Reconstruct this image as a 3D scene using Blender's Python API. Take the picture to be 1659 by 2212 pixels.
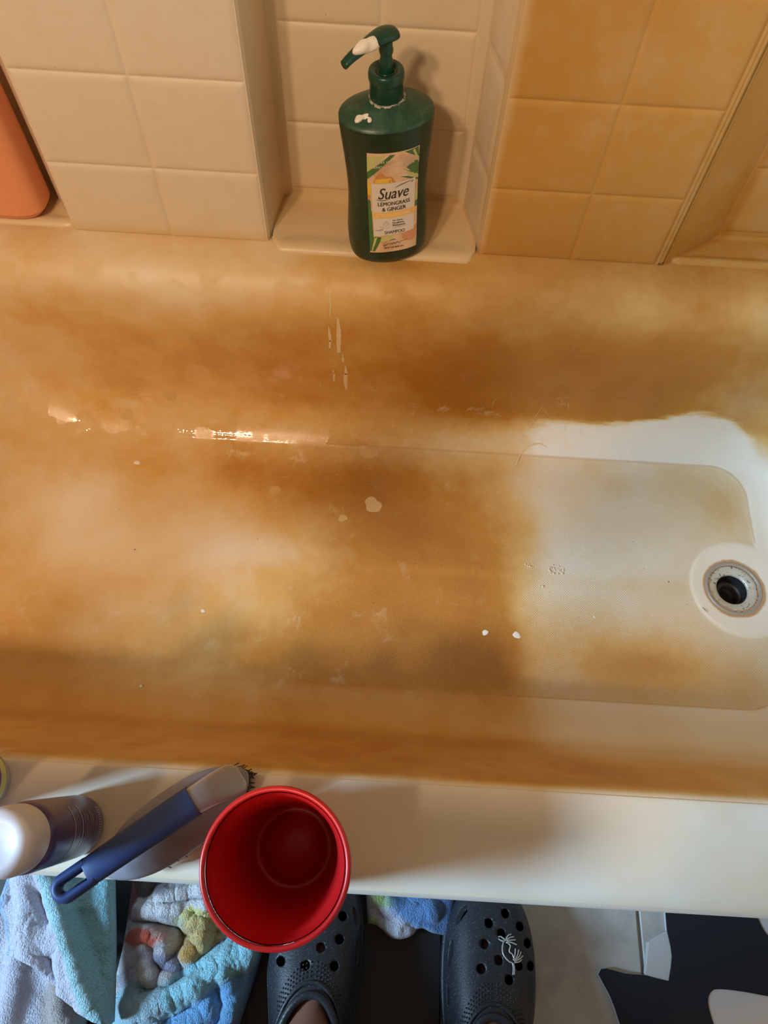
import bpy, bmesh, math, random
import numpy as np
from mathutils import Vector, Matrix, Euler

for o in list(bpy.data.objects): bpy.data.objects.remove(o, do_unlink=True)
scene = bpy.context.scene
COL = scene.collection
random.seed(4)
RNG = np.random.RandomState(11)
PI = math.pi

# ------------------------------------------------------------------ camera
TILT = math.radians(27.43)          # optical axis away from straight down, towards the wall
ROLL = math.radians(3.42)
cam_d = bpy.data.cameras.new('camera')
cam = bpy.data.objects.new('camera', cam_d); COL.objects.link(cam)
Xw = Vector((1, 0, 0)); Dn = Vector((0, -math.cos(TILT), -math.sin(TILT))); Fw = Vector((0, math.sin(TILT), -math.cos(TILT)))
rt = Xw*math.cos(ROLL) - Dn*math.sin(ROLL)
dn = Xw*math.sin(ROLL) + Dn*math.cos(ROLL)
m = Matrix.Identity(4)
m.col[0][:3] = rt; m.col[1][:3] = -dn; m.col[2][:3] = -Fw; m.col[3][:3] = (0, 0, 1.02)
cam.matrix_world = m
cam_d.sensor_fit = 'VERTICAL'; cam_d.sensor_height = 24.0; cam_d.lens = 1600.0/2212.0*24.0
cam_d.clip_start = 0.01; cam_d.clip_end = 50
scene.camera = cam

# ------------------------------------------------------------------ light
world = bpy.data.worlds.new('world'); scene.world = world
world.use_nodes = True
bg = world.node_tree.nodes['Background']
bg.inputs[0].default_value = (1.0, 0.78, 0.56, 1); bg.inputs[1].default_value = 0.22

def lamp_point(name, loc, power, col, radius):
    l = bpy.data.lights.new(name, 'POINT'); l.energy = power; l.color = col; l.shadow_soft_size = radius
    o = bpy.data.objects.new(name, l); COL.objects.link(o); o.location = loc; return o
def lamp_area(name, loc, aim, power, col, sx, sy):
    l = bpy.data.lights.new(name, 'AREA'); l.energy = power; l.color = col; l.shape = 'RECTANGLE'; l.size = sx; l.size_y = sy
    o = bpy.data.objects.new(name, l); COL.objects.link(o); o.location = loc
    o.rotation_euler = (Vector(aim)-Vector(loc)).to_track_quat('-Z', 'Y').to_euler(); return o
WARM = (1.0, 0.72, 0.49)
lamp_point('vanity_bulb', (-0.85, -1.02, 2.15), 75, WARM, 0.075)
lamp_point('vanity_bulb', (-0.58, -1.12, 2.15), 75, WARM, 0.075)
lamp_area('window_daylight', (-2.20, -0.65, 1.55), (0.1, 0.0, 0.3), 134, (0.45, 0.72, 1.0), 0.45, 0.62)

vs = scene.view_settings
vs.view_transform = 'Standard'; vs.look = 'None'; vs.gamma = 1.0; vs.use_curve_mapping = False
vs.exposure = 0.0
scene.cycles.max_bounces = 6; scene.cycles.diffuse_bounces = 4; scene.cycles.glossy_bounces = 2; scene.cycles.transmission_bounces = 4
scene.cycles.caustics_reflective = False; scene.cycles.caustics_refractive = False

# ------------------------------------------------------------------ helpers
def put(o, parent=None):
    COL.objects.link(o)
    if parent is not None: o.parent = parent
    return o
def mesh_obj(name, verts, faces, mat=None, parent=None, smooth=True):
    me = bpy.data.meshes.new(name)
    me.from_pydata([tuple(map(float, v)) for v in verts], [], [tuple(int(i) for i in f) for f in faces]); me.update()
    if smooth: me.polygons.foreach_set('use_smooth', [True]*len(me.polygons))
    if mat: me.materials.append(mat)
    return put(bpy.data.objects.new(name, me), parent)
def bm_obj(name, bm, mat=None, parent=None, smooth=True):
    me = bpy.data.meshes.new(name); bm.to_mesh(me); bm.free()
    if smooth: me.polygons.foreach_set('use_smooth', [True]*len(me.polygons))
    if mat: me.materials.append(mat)
    return put(bpy.data.objects.new(name, me), parent)
def empty(name, loc=(0, 0, 0), rot=(0, 0, 0)):
    o = bpy.data.objects.new(name, None); COL.objects.link(o); o.location = loc; o.rotation_euler = rot
    o.empty_display_size = 0.02
    return o
def tag(o, label=None, cat=None, group=None, kind=None):
    if label: o['label'] = label
    if cat: o['category'] = cat
    if group: o['group'] = group
    if kind: o['kind'] = kind
    return o
def grid(fn, nu, nv, close_u=False, close_v=False):
    """vertices fn(i/nu, j/nv) and quad faces"""
    cu = nu if close_u else nu+1; cv = nv if close_v else nv+1
    V = [fn(i/nu, j/nv) for i in range(cu) for j in range(cv)]
    F = []
    for i in range(nu):
        for j in range(nv):
            a = i*cv+j; b = ((i+1) % cu)*cv+j; c = ((i+1) % cu)*cv+(j+1) % cv; d = i*cv+(j+1) % cv
            F.append((a, b, c, d))
    return V, F
def lathe(prof, n=48):
    """profile [(r,z)] spun round z; ends with r==0 are closed by tiny rings"""
    V = []; F = []
    for k in range(n):
        a = 2*PI*k/n
        for r, z in prof: V.append((r*math.cos(a), r*math.sin(a), z))
    L = len(prof)
    for k in range(n):
        k2 = (k+1) % n
        for i in range(L-1):
            F.append((k*L+i, k2*L+i, k2*L+i+1, k*L+i+1))
    return V, F
def lathe_obj(name, prof, mat, parent, n=48):
    V, F = lathe(prof, n)
    o = mesh_obj(name, V, F, mat, parent)
    bm = bmesh.new(); bm.from_mesh(o.data); bmesh.ops.remove_doubles(bm, verts=bm.verts, dist=1e-6)
    bmesh.ops.recalc_face_normals(bm, faces=bm.faces); bm.to_mesh(o.data); bm.free()
    return o
def tube(path, rad, n=10, cap=True):
    P = [Vector(p) for p in path]; L = len(P)
    R = rad if hasattr(rad, '__len__') else [rad]*L
    V = []; F = []
    up = Vector((0, 0, 1)); prev = None
    for i in range(L):
        t = (P[min(i+1, L-1)]-P[max(i-1, 0)]).normalized()
        if prev is None:
            a = t.cross(up)
            if a.length < 1e-3: a = t.cross(Vector((1, 0, 0)))
            a.normalize()
        else:
            a = (prev - t*prev.dot(t)).normalized()
        prev = a; b = t.cross(a)
        for k in range(n):
            an = 2*PI*k/n
            V.append(P[i]+(a*math.cos(an)+b*math.sin(an))*R[i])
    for i in range(L-1):
        for k in range(n):
            F.append((i*n+k, i*n+(k+1) % n, (i+1)*n+(k+1) % n, (i+1)*n+k))
    if cap:
        F.append(tuple(range(n))[::-1]); F.append(tuple(range((L-1)*n, L*n)))
    return V, F
def merge(parts):
    V = []; F = []
    for v, f in parts:
        k = len(V); V += list(v); F += [tuple(i+k for i in q) for q in f]
    return V, F
def box_bevel(name, lo, hi, bev, mat, parent=None, seg=2, smooth=True):
    bm = bmesh.new()
    bmesh.ops.create_cube(bm, size=1.0)
    for v in bm.verts:
        v.co = Vector([lo[i]+(v.co[i]+0.5)*(hi[i]-lo[i]) for i in range(3)])
    if bev > 0:
        bmesh.ops.bevel(bm, geom=bm.edges[:], offset=bev, segments=seg, profile=0.5, affect='EDGES')
    o = bm_obj(name, bm, mat, parent, smooth)
    return o
def catmull(pts, n):
    P = np.array(pts, float); L = len(P); out = []
    for t in np.linspace(0, L-1, n):
        i = min(int(t), L-2); f = t-i
        p0 = P[max(i-1, 0)]; p1 = P[i]; p2 = P[i+1]; p3 = P[min(i+2, L-1)]
        out.append(0.5*((2*p1)+(-p0+p2)*f+(2*p0-5*p1+4*p2-p3)*f*f+(-p0+3*p1-3*p2+p3)*f**3))
    return np.array(out)
def sstep(a, b, x):
    t = np.clip((x-a)/(b-a), 0, 1); return t*t*(3-2*t)
def vnoise(x, y, seed=0):
    """smooth value noise, arrays"""
    xi = np.floor(x).astype(int); yi = np.floor(y).astype(int); fx = x-xi; fy = y-yi
    def h(a, b):
        n = (a*374761393 + b*668265263 + seed*1442695041) & 0x7fffffff
        n = ((n ^ (n >> 13))*1274126177) & 0x7fffffff
        return ((n ^ (n >> 16)) & 0xffff)/65535.0
    u = fx*fx*(3-2*fx); v = fy*fy*(3-2*fy)
    return (h(xi, yi)*(1-u)+h(xi+1, yi)*u)*(1-v)+(h(xi, yi+1)*(1-u)+h(xi+1, yi+1)*u)*v
def fbm(x, y, seed=0, oct=4):
    s = 0; a = 0.5
    for k in range(oct):
        s = s+a*vnoise(x*2**k, y*2**k, seed+k*17); a *= 0.5
    return s

# ------------------------------------------------------------------ materials
class NT:
    def __init__(self, name):
        self.m = bpy.data.materials.new(name); self.m.use_nodes = True
        self.t = self.m.node_tree; self.b = self.t.nodes['Principled BSDF']
    def n(self, typ, **kw):
        nd = self.t.nodes.new(typ)
        for k, v in kw.items():
            if k.startswith('in_'):
                nd.inputs[int(k[3:]) if k[3:].isdigit() else k[3:].replace('_', ' ')].default_value = v
            else: setattr(nd, k, v)
        return nd
    def l(self, a, b): self.t.links.new(a, b)
    def math(self, op, a, b=None, clamp=False):
        nd = self.n('ShaderNodeMath', operation=op, use_clamp=clamp)
        for i, v in enumerate((a, b)):
            if v is None: continue
            if isinstance(v, (int, float)): nd.inputs[i].default_value = v
            else: self.l(v, nd.inputs[i])
        return nd.outputs[0]
    def mix(self, f, a, b, mode='MIX'):
        nd = self.n('ShaderNodeMix', data_type='RGBA', blend_type=mode)
        for i, v in ((0, f), (6, a), (7, b)):
            if isinstance(v, (int, float)): nd.inputs[i].default_value = v
            elif isinstance(v, tuple): nd.inputs[i].default_value = v if len(v) == 4 else v+(1,)
            else: self.l(v, nd.inputs[i])
        return nd.outputs[2]
    def noise(self, scale, detail=3, rough=0.5, vec=None, dist=0.0):
        nd = self.n('ShaderNodeTexNoise'); nd.inputs['Scale'].default_value = scale; nd.inputs['Detail'].default_value = detail
        nd.inputs['Roughness'].default_value = rough; nd.inputs['Distortion'].default_value = dist
        if vec is not None: self.l(vec, nd.inputs['Vector'])
        return nd.outputs['Fac']
    def pos(self): return self.n('ShaderNodeNewGeometry').outputs['Position']
    def obj(self): return self.n('ShaderNodeTexCoord').outputs['Object']
    def ramp(self, f, stops, interp='LINEAR'):
        nd = self.n('ShaderNodeValToRGB'); cr = nd.color_ramp; cr.interpolation = interp
        while len(cr.elements) < len(stops): cr.elements.new(0.5)
        for e, (p, c) in zip(cr.elements, stops): e.position = p; e.color = c if len(c) == 4 else tuple(c)+(1,)
        self.l(f, nd.inputs[0]); return nd.outputs[0]
    def mrange(self, f, a, b, c=0.0, d=1.0):
        nd = self.n('ShaderNodeMapRange'); nd.interpolation_type = 'SMOOTHSTEP'
        for i, v in enumerate((f, a, b, c, d)):
            if isinstance(v, (int, float)): nd.inputs[i].default_value = v
            else: self.l(v, nd.inputs[i])
        return nd.outputs[0]
    def bump(self, h, strength=0.3, dist=0.001, normal=None):
        nd = self.n('ShaderNodeBump'); nd.inputs['Strength'].default_value = strength; nd.inputs['Distance'].default_value = dist
        self.l(h, nd.inputs['Height'])
        if normal is not None: self.l(normal, nd.inputs['Normal'])
        self.l(nd.outputs[0], self.b.inputs['Normal']); return nd.outputs[0]
    def set(self, **kw):
        for k, v in kw.items():
            s = self.b.inputs[k.replace('_', ' ')]
            if isinstance(v, (int, float)): s.default_value = v
            elif isinstance(v, tuple): s.default_value = v if len(v) == 4 else v+(1,)
            else: self.l(v, s)
        return self
def plain(name, col, rough=0.5, **kw):
    """colour with a faint procedural mottle"""
    t = NT(name)
    nz = t.noise(60, 3)
    c = t.mix(nz, tuple(x*0.92 for x in col), tuple(min(1, x*1.06) for x in col))
    t.set(Base_Color=c, Roughness=rough, **kw); return t.m
# ------------------------------------------------------------------ tub and surround materials
def surround_material():
    t = NT('almond_surround'); p = t.pos()
    sx = t.n('ShaderNodeSeparateXYZ'); t.l(p, sx.inputs[0])
    n1 = t.noise(9, 4, 0.6, p); n2 = t.noise(45, 4, 0.6, p)
    st = t.mrange(sx.outputs[0], 0.088, 0.115)                       # the panel nearer the taps is rust stained
    st = t.math('MULTIPLY', st, t.mrange(sx.outputs[0], 0.60, 0.22, 0.45, 1.0))
    st = t.math('MULTIPLY', st, t.mrange(n1, 0.2, 0.75, 0.85, 1.1))
    low = t.mrange(sx.outputs[2], 0.62, 0.33, 0.0, 0.22)
    st = t.math('ADD', st, t.math('MULTIPLY', low, n1), clamp=True)
    st = t.math('ADD', st, t.math('MULTIPLY', t.mrange(sx.outputs[2], 0.362, 0.335), 0.30), clamp=True)
    st = t.math('ADD', st, t.math('MULTIPLY', t.mrange(sx.outputs[1], 0.75, 0.80), 0.16), clamp=True)
    c = t.ramp(st, [(0.0, (0.75, 0.655, 0.51)), (0.3, (0.69, 0.53, 0.31)), (1.0, (0.52, 0.275, 0.06))])
    c = t.mix(t.mrange(n2, 0.45, 0.75, 0.0, 0.16), c, (0.60, 0.46, 0.27))
    spk = t.math('GREATER_THAN', t.noise(170, 2, 0.5, p), 0.77)
    c = t.mix(t.math('MULTIPLY', spk, 0.4), c, (0.35, 0.22, 0.1))
    t.set(Base_Color=c, Roughness=t.mrange(n2, 0.3, 0.7, 0.34, 0.5))
    t.bump(t.noise(70, 3, 0.6, p), 0.25, 0.0016)
    return t.m
def tub_material():
    t = NT('stained_tub'); p = t.pos()
    at = lambda n: t.n('ShaderNodeAttribute', attribute_name=n).outputs['Fac']
    stain = at('stain'); mat_m = t.math('MULTIPLY', t.mrange(at('sd'), 0.0003, -0.0030), at('dimple')); white = at('white')
    n2 = t.noise(48, 3, 0.65, p); n3 = t.noise(240, 0, 0.6, p)
    s = t.math('ADD', stain, t.math('MULTIPLY', t.math('SUBTRACT', at('mottle'), 0.5), 0.32))
    k = t.math('MULTIPLY', t.math('SUBTRACT', n2, 0.5), t.mrange(stain, 0.05, 0.4, 0.06, 0.17))
    s = t.math('ADD', s, k)
    # scrubbed strip with ragged, streaky border
    mp = t.n('ShaderNodeMapping'); mp.inputs['Scale'].default_value = (18, 70, 70); t.l(p, mp.inputs[0])
    streak = t.noise(1.0, 4, 0.7, mp.outputs[0])
    w = t.math('ADD', white, t.math('MULTIPLY', t.math('SUBTRACT', streak, 0.5), 0.75))
    w = t.mrange(w, 0.30, 0.72)
    w = t.math('MULTIPLY', w, t.mrange(at('sd'), -0.0012, 0.0006))
    edge = t.mrange(t.math('ABSOLUTE', at('sd_r')), 0.0022, 0.0004)
    edge = t.math('MULTIPLY', edge, at('dimple'))
    s = t.math('MULTIPLY', s, t.math('SUBTRACT', 1.0, w))
    s = t.math('MULTIPLY', s, t.math('SUBTRACT', 1.0, t.math('MULTIPLY', at('halo'), 0.65)))
    c = t.ramp(s, [(0.0, (0.80, 0.725, 0.61)), (0.22, (0.74, 0.595, 0.385)), (0.45, (0.65, 0.405, 0.14)), (0.70, (0.46, 0.20, 0.027)), (1.0, (0.33, 0.115, 0.01))])
    c = t.mix(t.math('MULTIPLY', edge, 0.40), c, (0.42, 0.22, 0.07))
    wv = t.n('ShaderNodeVectorMath', operation='ADD'); t.l(p, wv.inputs[0]); cw = t.n('ShaderNodeCombineXYZ'); t.l(t.math('MULTIPLY', at('mottle'), 0.09), cw.inputs[0]); t.l(t.math('MULTIPLY', n2, 0.03), cw.inputs[1]); t.l(cw.outputs[0], wv.inputs[1]); at_vec = wv.outputs[0]
    # pale dried film and scuffs on the stained part
    sc = t.math('MULTIPLY', t.mrange(t.noise(24, 4, 0.74, at_vec), 0.58, 0.70), at('scuff'))
    c = t.mix(t.math('MULTIPLY', sc, 0.42), c, (0.74, 0.58, 0.36))
    sv = t.n('ShaderNodeVectorMath', operation='SUBTRACT'); t.l(p, sv.inputs[0]); sv.inputs[1].default_value = (0.504, 0.4155, 0.046)
    ln = t.n('ShaderNodeVectorMath', operation='LENGTH'); t.l(sv.outputs[0], ln.inputs[0])
    rr = t.math('ADD', ln.outputs['Value'], t.math('MULTIPLY', t.math('SUBTRACT', n2, 0.5), 0.006))
    c = t.mix(t.math('MULTIPLY', t.mrange(rr, 0.0462, 0.0425), 0.85), c, (0.42, 0.20, 0.06))
    # dimples of the slip-resistant panel
    sp = t.n('ShaderNodeSeparateXYZ'); t.l(p, sp.inputs[0])
    q = 2*PI/0.0034
    dx = t.math('SINE', t.math('MULTIPLY', sp.outputs[0], q)); dy = t.math('SINE', t.math('MULTIPLY', sp.outputs[1], q))
    dot = t.math('MULTIPLY', dx, dy)
    dm = t.math('MULTIPLY', t.mrange(dot, 0.05, 0.75), mat_m)
    c = t.mix(t.math('MULTIPLY', dm, 0.50), c, (0.30, 0.15, 0.05))
    sp2 = t.n('ShaderNodeSeparateXYZ'); t.l(p, sp2.inputs[0])
    dull = t.mrange(sp2.outputs[2], 0.13, 0.24, 0.0, 0.42)
    wet = t.mrange(at('wet'), 0.38, 0.54, 0.36, 0.06)
    rgh = t.math('ADD', t.math('ADD', t.math('MULTIPLY', mat_m, 0.22), wet), dull, clamp=True)
    t.set(Base_Color=c, Roughness=rgh)
    h = t.math('ADD', t.math('MULTIPLY', dm, -0.35), t.math('MULTIPLY', n3, t.math('MULTIPLY', at('scuff'), 0.16)))
    t.bump(h, 0.5, 0.0012)
    return t.m
M_WALL = surround_material()
M_TUB = tub_material()

# ------------------------------------------------------------------ floor of the room
def floor_material():
    t = NT('grey_floor_tile'); p = t.pos()
    n1 = t.noise(16, 5, 0.65, p, 0.4); n2 = t.noise(160, 3, 0.6, p)
    c = t.ramp(n1, [(0.3, (0.36, 0.335, 0.30)), (0.5, (0.45, 0.425, 0.385)), (0.7, (0.54, 0.515, 0.47))])
    c = t.mix(t.mrange(n2, 0.6, 0.75, 0, 0.35), c, (0.25, 0.23, 0.21))
    t.set(Base_Color=c, Roughness=0.45); t.bump(n1, 0.2, 0.001); return t.m
M_FLOOR = floor_material(); M_GROUT = plain('floor_grout', (0.36, 0.34, 0.31), 0.8)
fl = box_bevel('floor', (-1.25, -1.75, -0.06), (1.25, 0.85, -0.004), 0, M_GROUT, None, smooth=False); tag(fl, kind='structure')
for ix in range(-6, 4):
    for iy in range(-6, 1):
        x0 = 0.341+ix*0.305; y0 = -0.185+iy*0.305; x1 = x0+0.301; y1 = y0+0.301
        if x0 < -1.3 or x1 > 1.3 or y0 < -1.76: continue
        box_bevel('floor_tile', (x0, y0, -0.0045), (x1, min(y1, 0.12), 0.0), 0.0012, M_FLOOR, fl, 1, smooth=False)

# ------------------------------------------------------------------ tub surround wall: moulded panels with tile relief
YP = 0.730; YN = 0.820; ZB = 0.334; ZT = 1.42
plan = [(-0.86, 0.815), (-0.475, 0.815), (-0.458, 0.80), (-0.420, 0.742), (-0.414, YP+.002), (-0.168, YP+.002), (-0.1655, YP+.006), (-0.156, YN-.012), (-0.146, YN),
        (0.070, YN), (0.080, YN-.012), (0.0985, YP+.007), (0.101, YP+.002), (0.337, YP+.002), (0.341, YP+.006), (0.398, 0.775), (0.412, 0.786), (0.80, 0.786)]
V = []; F = []
for (x, y) in plan: V += [(x, y, 0.30), (x, y, ZT)]
for (x, y) in plan: V += [(x, 0.86, 0.30), (x, 0.86, ZT)]
n = len(plan)
for i in range(n-1):
    F.append((2*i, 2*i+2, 2*i+3, 2*i+1))
    F.append((2*i+1, 2*i+3, 2*n+2*i+3, 2*n+2*i+1))
    F.append((2*n+2*i, 2*n+2*i+1, 2*n+2*i+3, 2*n+2*i+2))
wall = mesh_obj('wall_back', V, F, M_WALL, None, smooth=False); tag(wall, kind='structure')
def tile_run(xs, yplane, zs, name='tile', gap=0.0006):
    for a, b in zip(xs[:-1], xs[1:]):
        for c, d in zip(zs[:-1], zs[1:]):
            lo = (a+gap/2, c+gap/2); hi = (b-gap/2, d-gap/2)
            e = [0, 0.0012, 0.0026, 0.0048, 0.009]; q = [1.0, 0.72, 0.40, 0.12, 0.0]
            def axis(p0, p1):
                k = [p0+w for w in e]+[(p0+p1)/2]+[p1-w for w in e[::-1]]; return k, q+[0]+q[::-1]
            ax, aq = axis(lo[0], hi[0]); az, zq = axis(lo[1], hi[1])
            V = [(X, yplane+0.0021*max(aq[i], zq[j]), Z) for i, X in enumerate(ax) for j, Z in enumerate(az)]
            L = len(az)
            F = [(i*L+j, (i+1)*L+j, (i+1)*L+j+1, i*L+j+1) for i in range(L-1) for j in range(L-1)]
            mesh_obj(name, V, F, M_WALL, wall)
ROWS = [0.3365, 0.4360, 0.5450, 0.6540, 0.7630, 0.8720, 0.9810, 1.0900]
tile_run([-0.4135, -0.2895, -0.1685], YP, ROWS)
tile_run([0.1015, 0.2180, 0.3255], YP, ROWS)
tile_run([0.3255, 0.3375], YP-0.0006, [ROWS[0], ROWS[-1]], 'edge_strip', 0.0004)
NROWS = [0.349, 0.4425, 0.5580, 0.6690, 0.78, 0.89, 1.0]
tile_run([-0.1455, -0.0340, 0.0695], YN-0.002, NROWS)
tile_run([-0.84, -0.72, -0.60, -0.478], 0.8128, NROWS)
tile_run([0.414, 0.53, 0.65, 0.78], 0.784, NROWS)
# scalloped steps on the slanting side of the niche
def side_tile(xf, yf, xb, yb, z0, z1, out):
    def fn(u, v):
        e = min(u, 1-u, v, 1-v); k = min(1.0, e/0.09); k = 1-(1-k)**2
        x = xf+(xb-xf)*(0.06+0.88*u); y = yf+(yb-yf)*(0.06+0.88*u)
        return (x+out[0]*0.0018*(k-.1), y+out[1]*0.0018*(k-.1), z0+(z1-z0)*v)
    Vv, Ff = grid(fn, 14, 14); return mesh_obj('tile', Vv, Ff, M_WALL, wall)
for c, d in zip(NROWS[:-1], NROWS[1:]):
    side_tile(0.0985, YP+.007, 0.080, YN-.012, c+.002, d-.002, (-0.97, -0.22))
# moulded shelves with a shallow tray
def shelf(name, xa, xb, y0, y1, zt, flare):
    nx, ny = 70, 40
    def fn(u, v):
        x = xa+(xb-xa)*u + flare*(1-v)*(0.5-u)*-2*0.5; y = y0+(y1-y0)*v
        en = max(0.0, 1-min(u, 1-u)/0.045); y = y+(0.016*en*en)*(1-v)
        yb_ = y0+0.016*en*en
        if v < 0.12:                                            # rolled front lip
            a = (1-v/0.12)*PI/2; y = yb_+0.010-0.010*math.sin(a); z = zt-0.010*(1-math.cos(a))
        else: z = zt
        # sunken tray
        ex = min(u, 1-u)/0.12; ey = min((v-0.10)/0.22, (1-v)/0.2)
        d = max(0, min(1, min(ex, ey)))
        z -= 0.0032*(d*d*(3-2*d)) if v > 0.10 else 0
        return (x, y, z)
    Vv, Ff = grid(fn, nx, ny)
    return mesh_obj(name, Vv, Ff, M_WALL, wall)
shelf('shelf', -0.162, 0.096, 0.7140, 0.8235, 0.3430, 0.0)
shelf('shelf', -0.86, -0.405, 0.7335, 0.818, 0.3435, 0.0)
shelf('shelf', 0.335, 0.80, 0.7335, 0.79, 0.3435, 0.0)
wl = box_bevel('wall_left', (-0.90, 0.055, 0.30), (-0.81, 0.86, ZT), 0.004, M_WALL, None, 2, False); tag(wl, kind='structure')
wr = box_bevel('wall_right', (0.735, 0.0, 0.30), (0.82, 0.86, ZT), 0.004, M_WALL, None, 2, False); tag(wr, kind='structure')
wf_ = box_bevel('lamp_blocker_wall', (-0.52, -0.36, 0.0), (-0.112, -0.25, 0.895), 0.006, M_WALL, None, 2, False); tag(wf_, kind='structure')  # unseen half-height partition, added to keep the bulbs' light off the front rim

# ------------------------------------------------------------------ bathtub
TUB = empty('bathtub', (0, 0.37, 0)); tag(TUB, 'almond fibreglass bathtub covered in orange-brown rust stains', 'bathtub')
DRAIN = (0.503, 0.416)
#        z      yf     yb     xl     xr    r
lev = [(.3370, .004, .742, -.808, .733, .004),
       (.3370, .050, .738, -.785, .71, .03),
       (.3375, .085, .730, -.765, .685, .08),
       (.3360, .090, .712, -.755, .680, .095),
       (.3330, .095, .695, -.745, .675, .10),
       (.3250, .101, .680, -.735, .668, .10),
       (.3100, .107, .667, -.725, .662, .10),
       (.2900, .113, .660, -.715, .655, .10),
       (.2500, .126, .656, -.695, .645, .10),
       (.1900, .146, .655, -.660, .632, .10),
       (.1300, .166, .653, -.625, .620, .105),
       (.0950, .180, .645, -.600, .612, .11),
       (.0720, .200, .629, -.575, .600, .11),
       (.0580, .222, .612, -.550, .587, .11),
       (.0510, .250, .590, -.520, .570, .105),
       (.0500, .280, .560, -.490, .550, .09)]
prof = catmull(lev, 110)
fl0 = prof[-1].copy(); nf = 52
for k in range(1, nf+1):
    u = k/nf; prof = np.vstack([prof, [0.05, fl0[1]+(0.419-fl0[1])*u, fl0[2]+(0.421-fl0[2])*u, fl0[3]+0.138*u, fl0[4]-0.138*u, max(fl0[5]*(1-u), 0.0005)]])
NS, NE, NC = 420, 120, 26
def ring(z, yf, yb, xl, xr, r):
    r = min(r, (yb-yf)/2*0.999)
    pts = []
    def side(a, b, n):
        for i in range(n): pts.append((a[0]+(b[0]-a[0])*i/n, a[1]+(b[1]-a[1])*i/n))
    def arc(cx, cy, a0, n):
        for i in range(n): an = a0+PI/2*i/n; pts.append((cx+r*math.cos(an), cy+r*math.sin(an)))
    side((xl+r, yf), (xr-r, yf), NS); arc(xr-r, yf+r, -PI/2, NC)
    side((xr, yf+r), (xr, yb-r), NE); arc(xr-r, yb-r, 0, NC)
    side((xr-r, yb), (xl+r, yb), NS); arc(xl+r, yb-r, PI/2, NC)
    side((xl, yb-r), (xl, yf+r), NE); arc(xl+r, yf+r, PI, NC)
    return pts
NP = 2*NS+2*NE+4*NC
P = np.zeros((len(prof), NP, 3))
for i, row in enumerate(prof):
    P[i, :, :2] = ring(*row); P[i, :, 2] = row[0]
x, y, z = P[..., 0], P[..., 1], P[..., 2]
RIM_SLOPE = math.tan(math.radians(9.0))
def rim_z(y): return 0.3375-max(0.0, 0.085-y)*RIM_SLOPE
slope = np.clip(0.085-y, 0, 1)*RIM_SLOPE*sstep(0.30, 0.334, z)
z -= slope
# front lip rolls over
roll = np.clip((0.022-y)/0.022, 0, 1)*(z > 0.3)
z -= 0.016*(1-np.sqrt(np.clip(1-roll**2, 0, 1)))
# slip-resistant panel: rounded rectangle with a bay round the drain
def rrect(x, y, x0, x1, y0, y1, r):
    qx = np.abs(x-(x0+x1)/2)-(x1-x0)/2+r; qy = np.abs(y-(y0+y1)/2)-(y1-y0)/2+r
    return np.hypot(np.maximum(qx, 0), np.maximum(qy, 0))+np.minimum(np.maximum(qx, qy), 0)-r
yc = y + 0.012*(x-0.2)*0
sd = rrect(x, yc, -0.505, 0.546, 0.243, 0.612, 0.055)
bay = np.hypot(x-DRAIN[0]-0.012, y-DRAIN[1])-0.072
bay = np.minimum(bay, np.maximum(np.abs(y-DRAIN[1])-0.060, DRAIN[0]-x))
sd_r = np.where(bay < 0.004, 1.0, sd)
sd = np.maximum(sd, -bay)
z += np.where(z < 0.08, -0.0016*sstep(0.0015, -0.0025, sd), 0)
# gentle fall to the drain
z -= 0.004*np.exp(-((x-DRAIN[0])**2+(y-DRAIN[1])**2)/(2*0.03**2))*(z < .1)
P[..., 2] = z
def g(cx, cy, rx, ry, cz=None, rz=None):
    e = ((x-cx)/rx)**2+((y-cy)/ry)**2
    if cz is not None: e = e+((z-cz)/rz)**2
    return np.exp(-e)
wx_, wy_ = x+0.03*(fbm(x*7, (y+z)*7, 61)-.5), (y+z)+0.03*(fbm(x*7+5, (y-z)*7, 62)-.5)
mottle = np.clip(0.5+0.95*(fbm(wx_*13, wy_*13, 63, 5)/0.97-0.5), 0, 1)
wet_ = np.clip(0.5+1.2*(fbm(wx_*28, wy_*28, 64, 3)/0.875-0.5), 0, 1)*sstep(.45, .58, y)
up = sstep(0.07, 0.12, z)
# --- rust stain amount
floor_s = 0.43 + 0.0*x
for (cx, cy, rx, ry, a) in [(-.434, .518, .07, .07, -.20), (-.46, .44, .08, .07, -.18), (-.346, .425, .10, .045, -.18), (-.249, .442, .07, .035, -.18), (-.149, .43, .06, .028, -.22),
        (-.29, .345, .12, .06, -.07), (-.237, .50, .06, .04, -.04), (-.36, .56, .08, .03, .06), (-.192, .558, .08, .04, .16), (-.057, .536, .10, .05, .20), (.05, .48, .11, .07, .34), (.02, .56, .16, .04, .12),
        (.117, .304, .09, .05, .34), (-.005, .265, .14, .035, .26), (.149, .372, .05, .06, .20), (.02, .36, .13, .06, .28), (.18, .29, .05, .04, .22), (-.06, .40, .10, .025, -.02), (-.15, .30, .15, .05, .12), (.09, .415, .09, .008, -.12), (.07, .43, .12, .06, .20), (-.02, .30, .15, .05, .10)]:
    floor_s = floor_s+a*g(cx, cy, rx, ry)
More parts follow.
